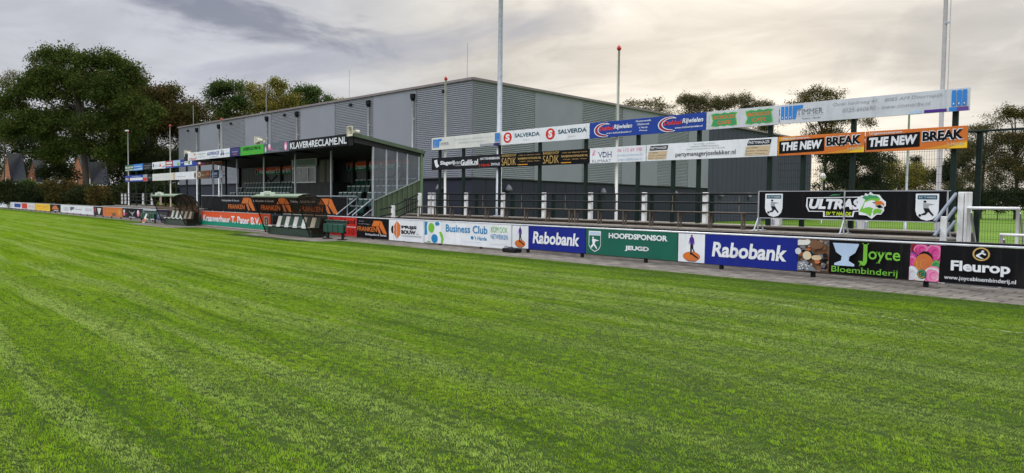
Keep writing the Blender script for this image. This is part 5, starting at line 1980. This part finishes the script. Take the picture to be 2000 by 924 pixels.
# ------------------------------------------------------------------ black supporters' banner board on the steps
UY = 19.2
b = Board(UY, 1481.5, 1855, 1.32, 2.045, 'black', 'long black board with white slanted capitals, green bird head and two shields on the steps', name='banner_board', cat='banner board', frame=M('dull_trim', (.32, .33, .34), .5), zbase=.94)
for a, c in ((1494.5, 1528.5), (1788.5, 1834)):
    w = c - a
    shield = lambda k, col_: b.poly(col_, [((a + c) / 2 + (q * w / 2) * k, .49 + (p - .49) * k) for q, p in ((-1, .92), (1, .92), (1, .36), (.86, .2), (.5, .08), (0, .03), (-.5, .08), (-.86, .2), (-1, .36))])
    shield(1.04, 'dark')
    shield(1.0, 'white')
    b.rect('petrol', a + w * .08, c - w * .08, .73, .87)
    b.text('lightgrey', "S.V. 'T HARDE", a + w * .14, c - w * .14, .77, .83, .02)
    m_ = (a + c) / 2
    b.ell('dark', m_ - w * .10, .66, w * .07, .04, 10)
    b.poly('grey', [(m_ - w * .18, .61), (m_ + w * .05, .60), (m_ + w * .32, .57), (m_ + w * .06, .53), (m_ + w * .06, .44), (m_ - w * .16, .44)])
    b.poly('dark', [(m_ - w * .16, .44), (m_ + w * .08, .44), (m_ + w * .16, .34), (m_ + w * .30, .22), (m_ + w * .25, .18), (m_ + w * .06, .32), (m_ - w * .06, .22), (m_ - w * .26, .20), (m_ - w * .22, .25), (m_ - w * .08, .30)])
    b.ell('dark', m_ - w * .30, .20, w * .06, .045, 12)
b.poly('white', [(1576, .78), (1690, .82), (1684, .30), (1670, .28), (1668, .10), (1609, .08), (1609, .26), (1580, .26), (1575, .45)])
b.poly('black', [(1578, .75), (1687, .79), (1681, .33), (1667, .31), (1665, .13), (1612, .11), (1612, .29), (1582, .29), (1578, .46)])
b.text('white', 'ULTRAS', 1581, 1682, .36, .74, .055, .2)
b.text('acid', "SV 'T HARDE", 1614, 1664, .14, .275, .03, .15)
b.poly('leafgreen', [(1619, .83), (1628, .90), (1640, .89), (1643, .95), (1640, .87), (1628, .86)])
# bird head emblem
b.poly('white', [(1675, .78), (1684, .86), (1688, .84), (1690, .94), (1696, .89), (1700, .99), (1706, .90), (1718, .88), (1724, .74), (1731, .64), (1731, .50), (1727, .46), (1728, .34), (1722, .20), (1714, .20), (1704, .05), (1694, .16), (1679, .18)])
b.poly('lime', [(1679, .30), (1686, .52), (1690, .70), (1698, .78), (1702, .90), (1704, .84), (1714, .84), (1720, .72), (1712, .62), (1706, .40), (1702, .12), (1694, .22)])
b.poly('leafgreen', [(1684, .78), (1690, .86), (1693, .82), (1698, .90), (1702, .86), (1712, .86), (1719, .76), (1700, .76), (1692, .70)])
b.poly('white', [(1690, .62), (1703, .70), (1712, .66), (1709, .40), (1698, .46), (1686, .40)])
b.poly('black', [(1704, .62), (1711, .63), (1709, .57)])
b.poly('orange', [(1709, .66), (1721, .68), (1728, .58), (1728, .50), (1722, .56), (1711, .52)])
b.poly('black', [(1711, .50), (1720, .54), (1726, .45), (1718, .42)])
b.poly('lime', [(1710, .40), (1718, .40), (1724, .36), (1721, .24), (1713, .26), (1708, .18), (1706, .30)])
rt = b.done()
for x in (b.x0 + .02, col(1650, UY, 1.6), b.x1 - .04):
    f = MB()
    f.bar((x, UY - .03, .94), (x, UY - .03, 2.05), .03)
    f.build('upright', M('dull_trim', (.32, .33, .34), .5), rt)
    f = MB()
    f.bar((x, UY - .03, 1.30), (x, UY - .24, .96), .03).bar((x, UY + .05, 1.30), (x, UY + .26, .96), .03).box(x - .05, x + .05, UY - .34, UY + .34, .942, .965)
    f.build('foot', galv, rt)

# ------------------------------------------------------------------ right end: steps rail, gate posts, goal frames, wire fence
x = col(1878, 18.75, 1.5)
r = thing('stair_railing', 'white square posts with sloping grey handrails at the right end of the steps', 'railing', (x, 18.4, 0))
for dx in (-.03, .105):
    MB().rbox(x + dx - .06, x + dx + .06, 18.75, 18.9, 0, 2.02, .012).build('post', whitepaint, r)
xs2 = x - .05
MB().rbox(xs2 - .05, xs2 + .06, 17.72, 17.82, 0, 1.47, .01).build('post', whitepaint, r)
for z in (1.98, 1.66, 1.35):
    MB().bar((x - .12, 18.72, z), (x - .12, 17.45, z - .62), .05, .055).build('handrail', M('blue_grey_steel', (.16, .19, .22), .5), r)
xs3 = col(780, 18.3, 1.3)
r = thing('stair_railing', 'white square posts with sloping black handrails beside the green grandstand end', 'railing', (xs3, 18.6, 0))
MB().rbox(xs3 - .07, xs3 + .07, 17.9, 18.04, 0, 1.45, .012).build('post', whitepaint, r)
xs4 = col(818, 19.95, 1.5)
MB().rbox(xs4 - .07, xs4 + .07, 19.93, 20.07, 0, 2.04, .012).build('post', whitepaint, r)
for z in (1.98, 1.68, 1.38):
    MB().tube([(xs4, 19.9, z), (xs3, 17.87, z - .60), (xs3 - .5, 17.6, z - .72)], .028, 6).build('handrail', blacksteel, r, True)
r2_ = thing('gate', 'dark bar gate standing against the green grandstand end', 'gate', (col(795, 20.5, 1), 20.5, 0))
g = MB()
gx0, gx1 = col(786, 20.4, 1.2), col(812, 20.4, 1.2)
for i in range(7):
    q = gx0 + (gx1 - gx0) * i / 6
    g.bar((q, 20.5, .25), (q, 20.5, 1.75), .03)
g.build('bar', blacksteel, r2_)
g = MB().bar((gx0, 20.5, .25), (gx1, 20.5, .25), .04).bar((gx0, 20.5, 1.75), (gx1, 20.5, 1.75), .04)
g.build('gate_frame', blacksteel, r2_)


def goal(xa, xb, Y, z, r, label):
    root = thing('goal_frame', label, 'goal', ((xa + xb) / 2, Y, 0), 'small white goals')
    MB().tube([(xa, Y, z), (xb, Y, z)], r, 10).build('crossbar', whitepaint, root, True)
    for x in (xa + r, xb - r):
        MB().tube([(x, Y, 0), (x, Y, z)], r, 10).build('upright', whitepaint, root, True)
        MB().tube([(x, Y, .05), (x, Y + 1.0, .05), (x, Y + .15, z - .1)], r * .7, 8).build('side_frame', whitepaint, root, True)
    return root


goal(col(1889, 18.6, 1.6), col(1992, 18.6, 1.6), 18.6, 1.66, .035, 'tubular white goal right of the square white posts')
goal(col(1953, 18.0, 1.1), col(2050, 18.0, 1.1), 18.0, 1.11, .03, 'lower white goal frame at the right edge behind the boards')


def wire_fence(x0, x1, Y, z0, z1, posts, label, step=.10):
    root = thing('wire_fence', label, 'fence', ((x0 + x1) / 2, Y, 0))
    for x in posts:
        MB().rbox(x - .06, x + .06, Y + .02, Y + .14, 0, z1 + .03, .01).build('post', greensteel, root)
    MB().tube([(x0, Y, z1), (x1, Y, z1)], .03, 8).build('top_rail', greensteel, root, True)
    b = MB()
    x = x0
    while x < x1:
        b.box(x - .0022, x + .0022, Y - .002, Y + .002, z0, z1)
        x += step
    z = z0
    while z < z1:
        b.box(x0, x1, Y - .006, Y - .0025, z - .003, z + .003)
        z += .2
    b.build('wire_mesh', greensteel, root)
    return root


fx = col(1909, 20.75, 2.5)
wire_fence(-11.2, 4.0, 20.75, .1, 3.55, [fx, fx + 2.5, fx + 5, fx + 7.5], 'tall dark green wire fence at the right end of the ground', .06)
wire_fence(-28.2, -11.3, 20.85, 1.1, 2.0, [-28.1 + 2.42 * i for i in range(7)], 'low dark wire fence behind the white railing posts', .12)
r = thing('concrete_block', 'pale concrete block seen under the left end of the black board', 'concrete block', (col(1515, 21.6, .9), 21.6, 0), 'pale blocks behind the black board')
x = col(1515, 21.6, .9)
MB().rbox(x - .14, x + .14, 21.5, 21.75, 0, 1.25, .02).build('block', paint('lightgrey'), r)
dup(r, (col(1682, 21.6, .9), 21.6, 0), 'pale concrete block seen under the middle of the black board')

# black rubber block lying under the white boards
x0, x1 = col(984, 16.25, .08), col(1009, 16.25, .08)
r = thing('rubber_block', 'black rubber block lying on the paving under the long white board', 'rubber block', ((x0 + x1) / 2, 16.25, 0))
MB().rbox(x0, x1, 16.15, 16.5, .008, .15, .03).build('body', blacksteel, r)
MB().tube([(x0 + .12, 16.18, .15), (x0 + .12, 16.18, .19), (x1 - .12, 16.18, .19), (x1 - .12, 16.18, .15)], .012, 6).build('handle', blacksteel, r)
